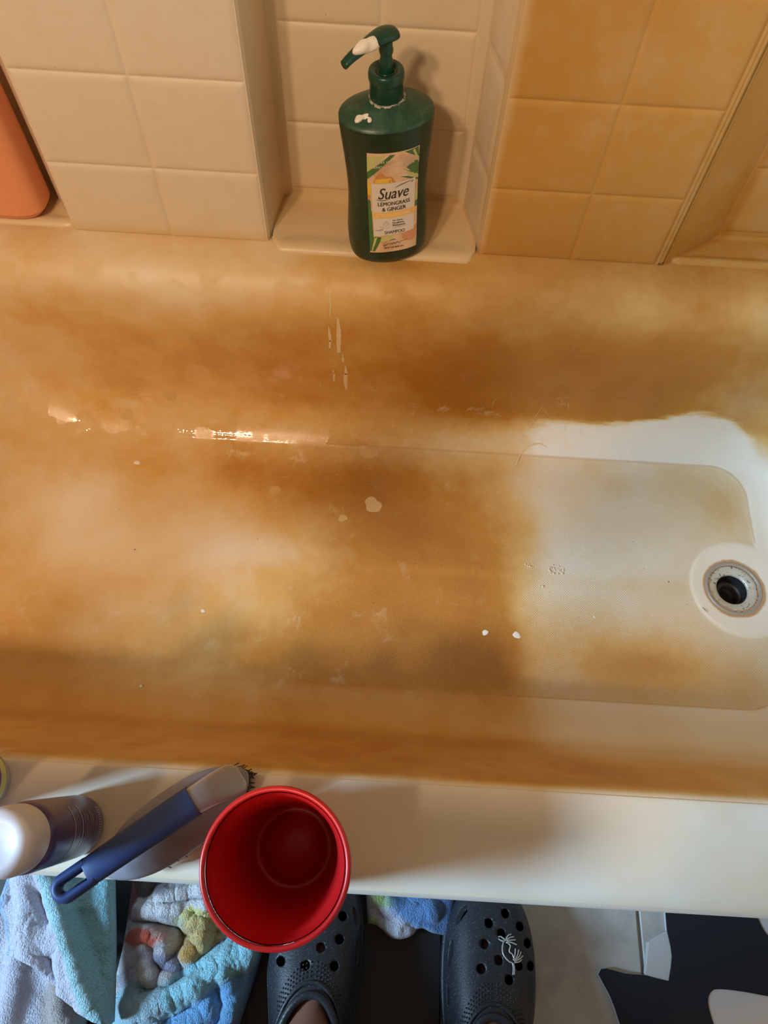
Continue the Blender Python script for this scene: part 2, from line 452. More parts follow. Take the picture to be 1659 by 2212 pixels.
# scrubbed end: the stain gives out from about x=.2 on
edge = 0.205+0.03*(fbm(x*9, y*9, 3)-.5)*2+0.05*sstep(.45, .62, y)*0
cl = sstep(edge-0.035, edge+0.05, x-0.10*np.clip(y-0.45, 0, 1)*-0.6)
clean_s = 0.17+0.10*g(.52, .543, .035, .06)+0.24*g(.368, .30, .10, .04)+0.14*g(.27, .30, .12, .06)+0.08*g(.45, .27, .08, .04)+0.10*g(.32, .412, .14, .012)-0.12*g(.27, .47, .07, .05)-0.10*g(.40, .45, .1, .08)
clean_s = clean_s*sstep(0.004, -0.002, sd)+0.02
floor_s = floor_s*(1-cl)+clean_s*cl
back = sstep(0.50, 0.60, y)*up
back_s = 0.44+0.14*sstep(-.45, -.1, x)+0.20*sstep(-.02, .14, x)-0.26*sstep(.33, .58, x)
back_s = back_s+0.08*g(.15, .65, .22, 9, .16, .08)
back_s = back_s*(1-sstep(.235, .322, z))+(0.27+0.30*sstep(-.22, .08, x)-0.08*sstep(.30, .55, x))*sstep(.235, .322, z)
front_s = 0.50+0.12*g(.05, .2, .2, .2)-0.22*sstep(.17, .26, x)*sstep(.26, .10, z)-0.05*sstep(.2, .3, x)
left_s = 0.26+0.10*fbm(x*14, y*14, 5)
wb = np.clip(sstep(.45, .62, y), 0, 1); wf = np.clip(sstep(.26, .16, y), 0, 1)
wall_s = back_s*wb+front_s*wf+(1-wb-wf)*np.where(x < 0, left_s, 0.22)
lf = sstep(-.44, -.60, x)
wall_s = wall_s*(1-lf)+left_s*lf
stain = floor_s*(1-up)+wall_s*up
rimmask = sstep(0.098, 0.088, y)*sstep(.30, .325, z)
stain = stain*(1-rimmask)+0.03*rimmask
rust = np.exp(-((np.hypot(x-DRAIN[0]-.001, y-DRAIN[1])-0.042)/0.0026)**2)
stain = np.clip(stain, 0, 1)
# --- scrubbed white strip on the far fillet and round the drain end
top = 0.118+0.02*np.sin(x*16)-0.055*sstep(.45, .60, x)
white = sstep(.17, .27, x)*sstep(top+.03, top-.03, z)*sstep(.585, .62, y)
white = np.maximum(white, sstep(.53, .56, x)*sstep(.30, .36, y)*sstep(.10, .06, z))
halo = sstep(0.098, 0.045, np.hypot(x-0.512, y-0.416))*(z < .1)
scuff = sstep(-.6, -.45, x)*sstep(.42, .20, x)*np.exp(-((z-.10)/.07)**2)*sstep(.52, .58, y)+(0.2+0.6*sstep(.1, -.15, x))*sstep(.08, .06, z)+0.4*lf*sstep(.22, .12, z)
idx = np.arange(len(prof)*NP).reshape(len(prof), NP)
a = idx[:-1, :]; b = np.roll(idx, -1, 1)[:-1, :]; c = np.roll(idx, -1, 1)[1:, :]; d = idx[1:, :]
faces = np.stack([a, b, c, d], -1).reshape(-1, 4)
ctr = P.reshape(-1, 3)[faces].mean(1)
cen = idx[-1]
faces = np.vstack([faces, np.stack([cen[1:NS], cen[0:NS-1], (cen[NS+2*NC+NE:2*NS+2*NC+NE][::-1])[0:NS-1], (cen[NS+2*NC+NE:2*NS+2*NC+NE][::-1])[1:NS]], -1)[:, ::-1]])
ctr = P.reshape(-1, 3)[faces].mean(1)
keep = np.hypot(ctr[:, 0]-DRAIN[0], ctr[:, 1]-DRAIN[1]) > 0.0345
faces = faces[keep]
# front lip underside and apron, as extra rows on the outer front line
me = bpy.data.meshes.new('basin')
nv = P.shape[0]*NP
me.vertices.add(nv); me.vertices.foreach_set('co', P.reshape(-1))
me.loops.add(len(faces)*4); me.loops.foreach_set('vertex_index', faces.reshape(-1).astype(np.int32))
me.polygons.add(len(faces)); me.polygons.foreach_set('loop_start', np.arange(0, len(faces)*4, 4, dtype=np.int32))
me.polygons.foreach_set('loop_total', np.full(len(faces), 4, dtype=np.int32))
me.update(calc_edges=True); me.validate()
for nm, arr in (('stain', stain), ('sd', np.where(z < .08, sd, 1.0)), ('sd_r', np.where(z < .08, sd_r, 1.0)), ('halo', halo), ('mottle', mottle), ('wet', wet_), ('dimple', sstep(-.25, -.02, x)*(z < .08)), ('white', white), ('scuff', scuff)):
    at = me.attributes.new(nm, 'FLOAT', 'POINT'); at.data.foreach_set('value', np.ascontiguousarray(arr.reshape(-1), dtype=np.float32))
me.polygons.foreach_set('use_smooth', np.ones(len(me.polygons), dtype=bool))
me.materials.append(M_TUB)
basin = put(bpy.data.objects.new('basin', me), TUB); basin.matrix_parent_inverse = TUB.matrix_world.inverted()
basin.location = (0, -0.37, 0)
YO = float(P[0, :, 1].min()); ZO = float(P[0, :, 2][P[0, :, 1] < 0.01].mean())
def apron_fn():
    pr = [(YO, ZO), (YO-.003, ZO-.006), (YO-.003, ZO-.014), (YO+.001, ZO-.020), (YO+.010, ZO-.022), (YO+.034, ZO-.022), (YO+.040, ZO-.030), (YO+.042, 0.20), (YO+.044, 0.10), (YO+.046, 0.0)]
    V = [(xx, yy-0.37, zz) for xx in np.linspace(-.804, .729, 60) for yy, zz in pr]
    L = len(pr); F = [(i*L+j, i*L+j+1, (i+1)*L+j+1, (i+1)*L+j) for i in range(59) for j in range(L-1)]
    return V, F
M_APRON = plain('almond_gelcoat', (0.78, 0.725, 0.635), 0.3)
mesh_obj('apron', *apron_fn(), M_APRON, TUB)
# ------------------------------------------------------------------ details of the tub
TOFF = Vector((0, -0.37, 0))        # tub parts are given in room coordinates and shifted to the tub's own origin
def tubpart(o, parent=None):
    o.location = o.location+TOFF; return o
def worn_metal(name, lo, hi, dark, thr):
    t = NT(name); p = t.pos()
    n1 = t.noise(90, 4, 0.7, p); n2 = t.noise(420, 3, 0.6, p)
    c = t.mix(n1, lo, hi)
    c = t.mix(t.math('MULTIPLY', t.mrange(t.noise(150, 5, 0.7, p, 1.0), thr, thr+0.04), 0.9), c, dark)
    t.set(Base_Color=c, Roughness=0.42, Metallic=0.25); t.bump(n2, 0.3, 0.0006); return t.m
M_FLANGE = worn_metal('tarnished_chrome', (0.30, 0.28, 0.26), (0.40, 0.38, 0.36), (0.2, 0.15, 0.1), 0.66)
M_RING = worn_metal('flaking_plate', (0.50, 0.47, 0.40), (0.62, 0.58, 0.49), (0.05, 0.045, 0.04), 0.575)
M_PIPE = plain('black_pipe', (0.012, 0.011, 0.010), 0.6)
drain = lathe_obj('drain', [(0.0345, 0.0440), (0.0405, 0.0455), (0.0408, 0.0478), (0.0392, 0.0492), (0.0366, 0.0488), (0.0355, 0.0476), (0.0352, 0.0440)], M_FLANGE, TUB, 72)
drain.location = (DRAIN[0]+.0005, DRAIN[1]-.37, 0)
lathe_obj('strainer_ring', [(0.0350, 0.0440), (0.0350, 0.0462), (0.0335, 0.0466), (0.0300, 0.0456), (0.0235, 0.0440), (0.0222, 0.0425), (0.0222, 0.0380)], M_RING, drain, 72)
lathe_obj('drain_pipe', [(0.0224, 0.0425), (0.0215, 0.03), (0.0212, 0.006), (0.012, 0.004), (0.00001, 0.004)], M_PIPE, drain, 48)
V, F = lathe([(0.0213, 0.005), (0.0213, 0.022), (0.017, 0.022), (0.017, 0.005)], 40)
V = [v for v in V]
half = mesh_obj('pipe_shoulder', *lathe([(0.0212, 0.020), (0.0150, 0.022), (0.0150, 0.006)], 40), plain('grey_pipe_wall', (0.05, 0.048, 0.045), 0.5), drain)
half.location = (0.0055, 0.001, 0)

# surface lookup on the far wall of the basin
BCOL0 = NS+NC+NE+NC
def far(xw, zw, off=0.0004):
    rows = P[10:110, BCOL0+200, 2]
    i = 10+int(np.argmin(np.abs(rows-zw)))
    y0 = float(P[i, BCOL0+200, 1])
    i2 = min(i+1, len(P)-1); dy = float(P[i2, BCOL0+200, 1]-P[i-1, BCOL0+200, 1]); dz = float(P[i2, BCOL0+200, 2]-P[i-1, BCOL0+200, 2])
    nrm = Vector((0, dz, -dy)); nrm.normalize()
    if nrm.y > 0: nrm = -nrm
    return Vector((xw, y0, float(P[i, BCOL0+200, 2])))+nrm*off, nrm
def far_s(xw, s, off=0.0004):
    """s: profile row (0..1 from ledge to the flat floor)"""
    f = 8+s*112; i = int(f); w = f-i
    q = P[i, BCOL0+200]*(1-w)+P[i+1, BCOL0+200]*w
    d = P[i+1, BCOL0+200]-P[i, BCOL0+200]
    nrm = Vector((0, -abs(d[2])-1e-6, abs(d[1]))); nrm.normalize()
    return Vector((xw, float(q[1]), float(q[2])))+nrm*off, nrm
def ribbon(pts, widths):
    V = []; F = []
    for i, (p, nrm) in enumerate(pts):
        t = (pts[min(i+1, len(pts)-1)][0]-pts[max(i-1, 0)][0])
        if t.length < 1e-9: t = Vector((1, 0, 0))
        s = nrm.cross(t.normalized()); w = widths[i]/2
        V += [p+s*w, p-s*w]
        if i: F.append((2*i-2, 2*i-1, 2*i+1, 2*i))
    return V, F
M_SCR = plain('pale_scratch', (0.70, 0.50, 0.26), 0.45)
M_FILM = plain('dried_soap_film', (0.60, 0.385, 0.15), 0.35)
M_DRIP = plain('dried_drip', (0.70, 0.52, 0.28), 0.4)
M_WHITEBIT = plain('white_flake', (0.82, 0.77, 0.68), 0.5)
parts = []
rs = random.Random(5)
for k in range(150):
    x0 = rs.uniform(-0.50, 0.30); s0 = min(0.93, max(0.30, rs.gauss(0.72, 0.10)))
    L = rs.uniform(0.004, 0.022); a = rs.uniform(0, 2*PI); cv = rs.uniform(-1.2, 1.2); n = 7; pts = []
    xx, ss = x0, s0
    for i in range(n):
        pts.append(far_s(xx, min(0.97, max(0.2, ss)), 0.0003)); a += cv/n
        xx += math.cos(a)*L/n; ss += math.sin(a)*L/n*2.2
    wd = rs.choice([0.00025, 0.0003, 0.0004, 0.0006])
    parts.append(ribbon(pts, [wd*math.sin(PI*(i+0.4)/(n+.2)) for i in range(n)]))
hook = [(0.197, 0.82), (0.203, 0.77), (0.212, 0.735), (0.222, 0.72), (0.232, 0.715), (0.243, 0.73)]
parts.append(ribbon([far_s(*h, 0.0004) for h in hook], [0.002, 0.0022, 0.0018, 0.0022, 0.0018, 0.0008]))
hk2 = [(0.213, 0.66), (0.218, 0.61), (0.224, 0.575), (0.233, 0.60), (0.241, 0.62)]
parts.append(ribbon([far_s(*h, 0.0004) for h in hk2], [0.0006, 0.0008, 0.0006, 0.0005, 0.0003]))
o = tag(tubpart(mesh_obj('scratch_marks', *merge(parts), M_SCR, TUB)), 'fine pale scratches in the stained far side of the tub', kind='stuff')
# dried drips under the bottle
parts = []
for (xs, z0, z1, w) in [(-0.086, 0.270, 0.225, 0.004), (-0.074, 0.283, 0.215, 0.0075), (-0.069, 0.215, 0.200, 0.004), (-0.066, 0.195, 0.140, 0.006), (-0.083, 0.185, 0.155, 0.003), (-0.084, 0.318, 0.285, 0.0025)]:
    n = 16; pts = [far(xs+0.0005*math.sin(i*0.5+xs*99), z0+(z1-z0)*i/(n-1), 0.0004) for i in range(n)]
    pts = [pts[0]]+[b for a_, b in zip(pts[:-1], pts[1:]) if (b[0]-a_[0]).length > 1e-5]
    parts.append(ribbon(pts, [w*(0.35+0.65*math.sin(PI*(i+0.6)/(len(pts)+0.3)))*rs.uniform(0.75, 1.1) for i in range(len(pts))]))
tag(tubpart(mesh_obj('dried_drips', *merge(parts), M_DRIP, TUB)), 'pale dried drips running down below the bottle', kind='stuff')
def blot(cx, cy, r, z=0.0512, seed=1, ell=1.0, n=22, dome=0.0002):
    q = random.Random(seed); ph = [q.uniform(0, 6.28) for _ in range(4)]
    V = [(cx, cy, z+dome)]; F = []
    for k in range(n):
        a = 2*PI*k/n; rr = r*(1+0.12*math.sin(2*a+ph[0])+0.10*math.sin(3*a+ph[1])+0.06*math.sin(5*a+ph[2]))
        V.append((cx+rr*math.cos(a), cy+rr*math.sin(a)*ell, z))
    for k in range(n): F.append((0, 1+k, 1+(k+1) % n))
    return V, F
def floor_z(xx, yy):
    inside = (0.245 < yy < 0.610)
    return 0.0485 if inside else 0.0512
film = [(-.017, .515, .0125), (-.165, .53, .008), (-.06, .49, .006)]
for k, (a_, b_, r_) in enumerate(film):
    tubpart(mesh_obj('soap_film', *blot(a_, b_, r_, floor_z(a_, b_), 30+k), M_FILM, TUB))
for k, (a_, b_, r_) in enumerate([(-.378, .563, .0045), (.191, .327, .0052), (.148, .328, .0042), (-.24, .335, .0028), (.30, .36, .0018), (-.30, .225, .002)]):
    zz = floor_z(a_, b_)+0.0001
    if b_ < 0.24: zz = 0.0585
    tubpart(mesh_obj('soap_flake', *blot(a_, b_, r_, zz, 60+k, 0.9, 13, 0.0008), M_WHITEBIT, TUB))
for k, (xs, s, r_) in enumerate([(-.241, .70, .0075), (-.03, .80, .013), (-.33, .62, .008), (-.40, .70, .009), (-.19, .80, .007)]):
    q = random.Random(80+k); n = 18
    pts = []
    for j in range(n):
        a = 2*PI*j/n; rr = r_*(1+0.2*math.sin(2*a+k)+0.12*math.sin(3*a+2*k)); pts.append(far_s(xs+rr*math.cos(a), min(.985, s+rr*math.sin(a)*2.4), 0.0003)[0])
    c0 = far_s(xs, s, 0.0005)[0]
    tubpart(mesh_obj('soap_film', [c0]+pts, [(0, 1+j, 1+(j+1) % n) for j in range(n)], M_FILM, TUB))
# wet bubbles by the middle of the panel
tb = NT('bubble_water'); tb.set(Base_Color=(0.66, 0.50, 0.34), Roughness=0.08)
parts = []
for (cx, cy, R, nb) in [(0.2505, 0.428, 0.011, 26), (0.213, 0.432, 0.006, 9), (0.228, 0.40, 0.003, 3)]:
    for k in range(nb):
        a = rs.uniform(0, 6.28); d_ = R*math.sqrt(rs.random()); r_ = rs.uniform(0.0008, 0.0020)
        px, py = cx+d_*math.cos(a)*1.2, cy+d_*math.sin(a)*.7
        V, F = grid(lambda u, v: (px+r_*math.cos(2*PI*u)*math.sin(v*PI/2+.02), py+r_*math.sin(2*PI*u)*math.sin(v*PI/2+.02), 0.0484+0.8*r_*math.cos(v*PI/2)), 8, 4, close_u=True)
        parts.append((V, F))
tag(tubpart(mesh_obj('soap_bubbles', *merge(parts), tb.m, TUB)), 'little cluster of clear soap bubbles', kind='stuff')
# bits of dirt
parts = []
for k in range(46):
    px, py = rs.uniform(-.48, .5), rs.uniform(.26, .60); r_ = rs.uniform(0.0003, 0.0008)
    parts.append(blot(px, py, r_, 0.0489, k, 0.7, 6, 0.0004))
parts.append(ribbon([(Vector((0.452+0.0035*i, 0.383-0.0035*i, 0.0515)), Vector((0, 0, 1))) for i in range(3)], [0.0004, 0.0012, 0.0004]))
tag(tubpart(mesh_obj('dirt_specks', *merge(parts), plain('dark_dirt', (0.10, 0.06, 0.03), 0.7), TUB)), 'scattered dark specks of dirt', kind='stuff')

# ------------------------------------------------------------------ shampoo bottle
SB = empty('shampoo_bottle', (-0.0155, 0.7300, 0.3436), (0, math.radians(-2.2), math.radians(14)))
tag(SB, 'dark green pump bottle of shampoo standing in the wall niche', 'bottle')
secs = catmull([(0.000, .038, .024, 2.2), (0.003, .0435, .0295, 2.3), (0.012, .0472, .0335, 2.4), (0.035, .0482, .0345, 2.45), (0.060, .0466, .0335, 2.4), (0.088, .0452, .0328, 2.3), (0.120, .0462, .0338, 2.2), (0.150, .0487, .0356, 2.15), (0.172, .0506, .0368, 2.1),
       (0.1825, .0508, .0370, 2.1)], 60)
cap_s = catmull([(0.1825, .0508, .0370, 2.1), (0.1850, .0490, .0352, 2.1), (0.1885, .0420, .0310, 2.1), (0.1925, .0320, .0260, 2.05), (0.1965, .0230, .0205, 2.0), (0.1995, .0165, .0160, 2.0)], 24)
def bsec(zz):
    zz = min(max(zz, 0), 0.1825)
    return [float(np.interp(zz, secs[:, 0], secs[:, k])) for k in (1, 2, 3)]
def front(xx, zz, off):
    a_, b_, n_ = bsec(zz); q = min(0.999, abs(xx)/a_)
    yy = -b_*(1-q**n_)**(1/n_)
    nx = (n_/a_)*(q**(n_-1))*(1 if xx > 0 else -1); ny = -(n_/b_)*((-yy/b_)**(n_-1))
    L = math.hypot(nx, ny)
    return (xx+nx/L*off, yy+ny/L*off, zz)
def loft_super(S, n=72, capb=True):
    V = []; F = []
    for (zz, a_, b_, e_) in S:
        for k in range(n):
            an = 2*PI*k/n; cx_, sx_ = math.cos(an), math.sin(an)
            V.append((a_*abs(cx_)**(2/e_)*(1 if cx_ >= 0 else -1), b_*abs(sx_)**(2/e_)*(1 if sx_ >= 0 else -1), zz))
    for i in range(len(S)-1):
        for k in range(n): F.append((i*n+k, i*n+(k+1) % n, (i+1)*n+(k+1) % n, (i+1)*n+k))
    if capb: F.append(tuple(range(n))[::-1])
    return V, F
def green_plastic():
    t = NT('green_plastic'); p = t.obj()
    n1 = t.noise(55, 4, 0.7, p)
    c = t.mix(t.mrange(n1, 0.35, 0.75), (0.010, 0.027, 0.012), (0.018, 0.044, 0.021))
    t.set(Base_Color=c, Roughness=t.mrange(n1, 0.3, 0.7, 0.26, 0.45)); t.b.inputs['Specular IOR Level'].default_value = 0.4
    return t.m
M_GREEN = green_plastic()
t = NT('green_shoulder'); n1 = t.noise(70, 5, 0.7, t.obj())
t.set(Base_Color=t.mix(t.mrange(n1, 0.35, 0.8), (0.010, 0.055, 0.030), (0.050, 0.115, 0.070)), Roughness=0.38); M_GSH = t.m
M_GPUMP = plain('green_pump', (0.007, 0.050, 0.030), 0.3)
M_FOAM = plain('white_lather', (0.86, 0.80, 0.72), 0.55)
body = mesh_obj('body', *loft_super(secs), M_GREEN, SB)
mesh_obj('shoulder', *loft_super(cap_s, capb=False), M_GSH, SB)
collar = lathe_obj('collar', [(0.0165, 0.198), (0.0172, 0.200), (0.0172, 0.2155), (0.0176, 0.2165), (0.0184, 0.2185), (0.0184, 0.2230), (0.0176, 0.2262), (0.0160, 0.2275), (0.0110, 0.2265), (0.0100, 0.2235), (0.0072, 0.2230), (0.0066, 0.2250)], M_GPUMP, SB)
lathe_obj('pump_stem', [(0.0068, 0.222), (0.0066, 0.236), (0.0060, 0.2385), (0.0056, 0.2405), (0.0068, 0.2435), (0.0072, 0.2465), (0.0062, 0.2495), (0.0064, 0.258)], M_GPUMP, SB, 28)
# spout
sdir = Vector((-0.80, -0.60, 0)); sdir.rotate(Euler((0, 0, math.radians(-14)))); sper = Vector((-sdir.y, sdir.x, 0))
sp = catmull([(-0.0125, 0.2575, .0035, .0030), (-0.0105, 0.2585, .0085, .0052), (-0.003, 0.2595, .0108, .0066), (0.006, 0.2600, .0104, .0066), (0.016, 0.2588, .0088, .0058), (0.028, 0.2560, .0072, .0050), (0.040, 0.2518, .0060, .0044), (0.0485, 0.2475, .0054, .0040)], 34)
V = []; n = 24
for (d_, zz, w_, h_) in sp:
    for k in range(n):
        an = 2*PI*k/n; V.append(sdir*d_+sper*(w_*math.cos(an))+Vector((0, 0, zz+h_*math.sin(an)*(1.0 if math.sin(an) > 0 else .8))))
F = [(i*n+k, i*n+(k+1) % n, (i+1)*n+(k+1) % n, (i+1)*n+k) for i in range(len(sp)-1) for k in range(n)]+[tuple(range(n))[::-1], tuple(range((len(sp)-1)*n, len(sp)*n))]
spout = mesh_obj('pump_spout', V, F, M_GPUMP, SB)
def lump(c, rx, ry, rz, axx, ayy, seed, amp=0.16):
    q = random.Random(seed); ph = [q.uniform(0, 6.28) for _ in range(8)]
    def fn(u, v):
        a = 2*PI*u; b = PI*v
        r = 1+amp*(math.sin(2*a+ph[0])*math.sin(b)+0.7*math.sin(3*a+ph[1]+2*b)*math.sin(b)+0.4*math.sin(5*a+ph[2])*math.sin(b)**2)
        return Vector(c)+axx*(rx*r*math.cos(a)*math.sin(b))+ayy*(ry*r*math.sin(a)*math.sin(b))+Vector((0, 0, rz*r*math.cos(b)))
    return grid(fn, 28, 16, close_u=True)
mesh_obj('lather', *lump(sdir*0.024+sper*0.0030+Vector((0, 0, 0.2590)), .0130, .0075, .0062, sdir, sper, 3), M_FOAM, spout)
mesh_obj('lather', *merge([lump((-0.0285, -0.0175, 0.1900), .0070, .0052, .0034, Vector((1, 0.1, 0)), Vector((-.1, 1, 0)), 8, .3), lump((-0.0225, -0.0195, 0.1898), .0040, .0034, .0024, Vector((1, -.6, 0)), Vector((.6, 1, 0)), 9, .3)]), M_FOAM, SB)
tr = NT('soap_residue'); nz = tr.noise(300, 4, 0.7, tr.obj()); tr.set(Base_Color=tr.mix(tr.mrange(nz, .35, .6), (0.05, 0.09, 0.06), (0.46, 0.42, 0.34)), Roughness=0.7)
def crust(u, v):
    a = 2*PI*u; r = 0.0192+0.0009*math.sin(3*a+2)+0.0006*math.sin(11*a+1)+0.0004*math.sin(23*a)+0.0003*math.sin(47*a)
    ri = 0.0168
    rr = ri+(r-ri)*v; return (rr*math.cos(a), rr*math.sin(a), 0.1990-(rr-0.0165)*0.28+0.0009*math.sin(PI*v))
mesh_obj('soap_residue', *grid(crust, 120, 5, close_u=True), tr.m, collar)

# printed label
LX0, LX1, LZ0, LZ1 = -0.0275, 0.0295, 0.0235, 0.1600
LW, LH = LX1-LX0, LZ1-LZ0
def lab(u, v, off): return front(LX0+LW*u, LZ1-LH*v, off)
def patch(name, poly, off, mat, parent):
    """flat polygon in label coordinates (u right, v down), triangulated finely and wrapped on the bottle"""
    bm = bmesh.new(); vs_ = [bm.verts.new((u, v, 0)) for u, v in poly]; f_ = bm.faces.new(vs_)
    bmesh.ops.triangulate(bm, faces=[f_])
    for k in range(1, 20): bmesh.ops.bisect_plane(bm, geom=bm.verts[:]+bm.edges[:]+bm.faces[:], dist=1e-6, plane_co=(k*0.05, 0, 0), plane_no=(1, 0, 0))
    for k in range(1, 12): bmesh.ops.bisect_plane(bm, geom=bm.verts[:]+bm.edges[:]+bm.faces[:], dist=1e-6, plane_co=(0, k/12, 0), plane_no=(0, 1, 0))
    bmesh.ops.triangulate(bm, faces=bm.faces[:])
    for v_ in bm.verts: v_.co = Vector(lab(v_.co.x, v_.co.y, off))
    bmesh.ops.recalc_face_normals(bm, faces=bm.faces[:])
    return bm_obj(name, bm, mat, parent)
def label_base():
    t = NT('label_print'); p = t.obj()
    n1 = t.noise(70, 3, 0.5, p)
    c = t.ramp(n1, [(0.35, (0.62, 0.36, 0.20)), (0.5, (0.72, 0.48, 0.30)), (0.65, (0.76, 0.55, 0.36))])
    t.set(Base_Color=c, Roughness=0.35); return t.m
def lfn(u, v):
    return lab(u, v, 0.0003)
label = mesh_obj('label', *grid(lfn, 24, 40), label_base(), SB)
M_INK = plain('dark_ink', (0.03, 0.022, 0.02), 0.5); M_LWHITE = plain('label_white', (0.74, 0.66, 0.58), 0.4)
M_BAND = plain('label_amber', (0.86, 0.52, 0.13), 0.4); M_CREAM = plain('label_cream', (0.92, 0.72, 0.45), 0.4)
M_LEAF = plain('leaf_green', (0.07, 0.17, 0.045), 0.5); M_LEAF2 = plain('leaf_lime', (0.55, 0.56, 0.20), 0.5)
M_GING = plain('ginger_skin', (0.62, 0.27, 0.10), 0.5); M_GINY = plain('ginger_flesh', (0.80, 0.52, 0.06), 0.5); M_GROOT = plain('ginger_root', (0.66, 0.30, 0.16), 0.5)
o1 = 0.00045; o2 = 0.0006; o3 = 0.00075
def art(poly, mat, off=o1): return patch('printed_art', poly, off, mat, label)
# lemongrass blades and ginger pieces
for ai, (poly, mt) in enumerate([([(0.0, .17), (.10, .14), (.42, .02), (.52, .02), (.22, .15), (0.0, .25)], M_LEAF), ([(0, .03), (.12, .03), (.34, .02), (.18, .10), (0, .18)], M_LEAF2),
                 ([(.70, .01), (.98, .005), (1, .10), (.93, .08)], M_LEAF), ([(.74, .16), (.90, .12), (1, .13), (1, .25), (.90, .24)], M_LEAF), ([(.66, .16), (.80, .20), (1, .255), (1, .275), (.82, .215)], M_LEAF),
                 ([(.72, .205), (.86, .225), (1, .265), (1, .30), (.84, .26)], M_LEAF2), ([(.62, .235), (.78, .25), (1, .305), (1, .325), (.80, .275)], M_LEAF),
                 ([(.86, .02), (.90, .01), (1, .12), (1, .16)], M_LEAF2),
                 ([(0, .44), (.05, .46), (.055, .60), (0, .72)], M_LEAF), ([(0, .60), (.065, .56), (.085, .86), (.02, .98), (0, .98)], M_LEAF), ([(.0, .86), (.12, .82), (.26, .83), (.10, .985), (.02, .98)], M_LEAF), ([(.10, .83), (.16, .825), (.05, .985), (.03, .985)], M_LEAF2),
                 ([(.10, .275), (.16, .235), (.20, .19), (.29, .185), (.34, .22), (.46, .225), (.50, .255), (.54, .29), (.10, .29)], M_GING),
                 ([(.10, .282), (.16, .246), (.28, .235), (.44, .238), (.47, .282)], M_GINY), ([(0, .27), (.06, .28), (.06, .41), (0, .43)], M_GINY),
                 ([(0, .40), (.05, .40), (.055, .44), (0, .45)], M_GING),
                 ([(.24, .83), (.40, .82), (.52, .815), (.42, .87), (.30, .88), (.22, .87)], M_LEAF2),
                 ([(.66, .86), (.76, .80), (.86, .79), (.99, .76), (.985, .88), (.90, .915), (.74, .90)], M_GROOT), ([(.86, .775), (.93, .77), (.94, .80), (.88, .81)], M_GING),
                 ([(.955, .44), (1, .43), (1, .52), (.95, .52)], M_LEAF2), ([(.95, .53), (1, .52), (1, .58), (.95, .585)], M_LEAF)]):
    art(poly, mt, o1-0.00006+ai*0.000008)
panel = patch('white_panel', [(.075, .285), (.94, .285), (.93, .80), (.095, .815)], o2, M_LWHITE, label)
patch('amber_band', [(.075, .575), (.95, .575), (.95, .635), (.085, .635)], o3, M_BAND, label)
def text_mesh(txt, shear=0.0, spacing=1.0, bold=0.0):
    cu = bpy.data.curves.new('txt', 'FONT'); cu.body = txt; cu.align_x = 'CENTER'; cu.align_y = 'CENTER'; cu.shear = shear; cu.space_character = spacing
    cu.resolution_u = 3; cu.offset = bold
    ob = bpy.data.objects.new('txt', cu); COL.objects.link(ob); bpy.context.view_layer.update()
    dg = bpy.context.evaluated_depsgraph_get(); me_ = bpy.data.meshes.new_from_object(ob.evaluated_get(dg))
    V = [v.co.copy() for v in me_.vertices]; F = [tuple(p.vertices) for p in me_.polygons]
    bpy.data.objects.remove(ob); bpy.data.curves.remove(cu); bpy.data.meshes.remove(me_)
    return V, F
def label_text(name, txt, uc, vc, width, mat, shear=0.0, stretch=1.0, off=0.0009, bold=0.0, spacing=1.0, height=None, rise=0.0):
    V, F = text_mesh(txt, shear, spacing, 0.0)
    xs = [v.x for v in V]; ys = [v.y for v in V]; w0 = max(xs)-min(xs); xm = (max(xs)+min(xs))/2; ym = (max(ys)+min(ys))/2
    s = width/w0; sy = s*stretch if height is None else height/(max(ys)-min(ys))
    out = []; FF = []; n_ = len(V)
    for k, dx in enumerate((-bold*s, 0.0, bold*s) if bold else (0.0,)):          # heavier strokes from shifted copies
        for v in V:
            lx = (v.x-xm)*s+dx; lz = (v.y-ym)*sy+rise*lx
            out.append(front(LX0+LW*uc+lx, LZ1-LH*vc+lz, off+k*0.00002))
        FF += [tuple(i+k*n_ for i in f) for f in F]
    return mesh_obj(name, out, FF, mat, label, smooth=False)
label_text('lettering', 'WITH 100% NATURAL', .50, .078, .046, M_LWHITE, bold=.012)
label_text('lettering', 'LEMONGRASS & GINGER', .50, .125, .046, M_LWHITE, bold=.012)
label_text('lettering', 'Suave', .50, .385, .0345, M_INK, shear=.28, bold=.010, height=.0150)
label_text('lettering', 'LEMONGRASS', .51, .490, .0365, M_INK, bold=.022, height=.0052)
label_text('lettering', '& GINGER', .51, .545, .0275, M_INK, bold=.022, height=.0052)
label_text('lettering', 'STRENGTHENING', .51, .605, .0400, M_CREAM, bold=.014, height=.0042)
label_text('lettering', 'No Dyes,', .585, .668, .0120, M_INK, bold=.016)
label_text('lettering', 'Parabens,', .60, .692, .0140, M_INK, bold=.016)
label_text('lettering', 'Phthalates', .61, .716, .0150, M_INK, bold=.016)
label_text('lettering', 'SHAMPOO', .52, .782, .0240, M_INK, height=.0044, bold=.014)
label_text('lettering', '28 FL OZ (828 mL)', .50, .950, .0240, M_INK, bold=.02)
def swoosh(name, pts, w0, parent=label, mat=None):
    C_ = catmull(pts, 26); V = []; F = []
    for i, (u, v) in enumerate(C_):
        w_ = w0*math.sin(PI*(i+.6)/26.4)
        V += [lab(u, v-w_, 0.0009), lab(u, v+w_, 0.0009)]
        if i: F.append((2*i-2, 2*i-1, 2*i+1, 2*i))
    return mesh_obj(name, V, F, mat or M_INK, parent, smooth=False)
swoosh('swoosh', [(.52, .335), (.66, .312), (.86, .298)], .0035)
swoosh('swoosh', [(.15, .440), (.27, .452), (.44, .442)], .0030)
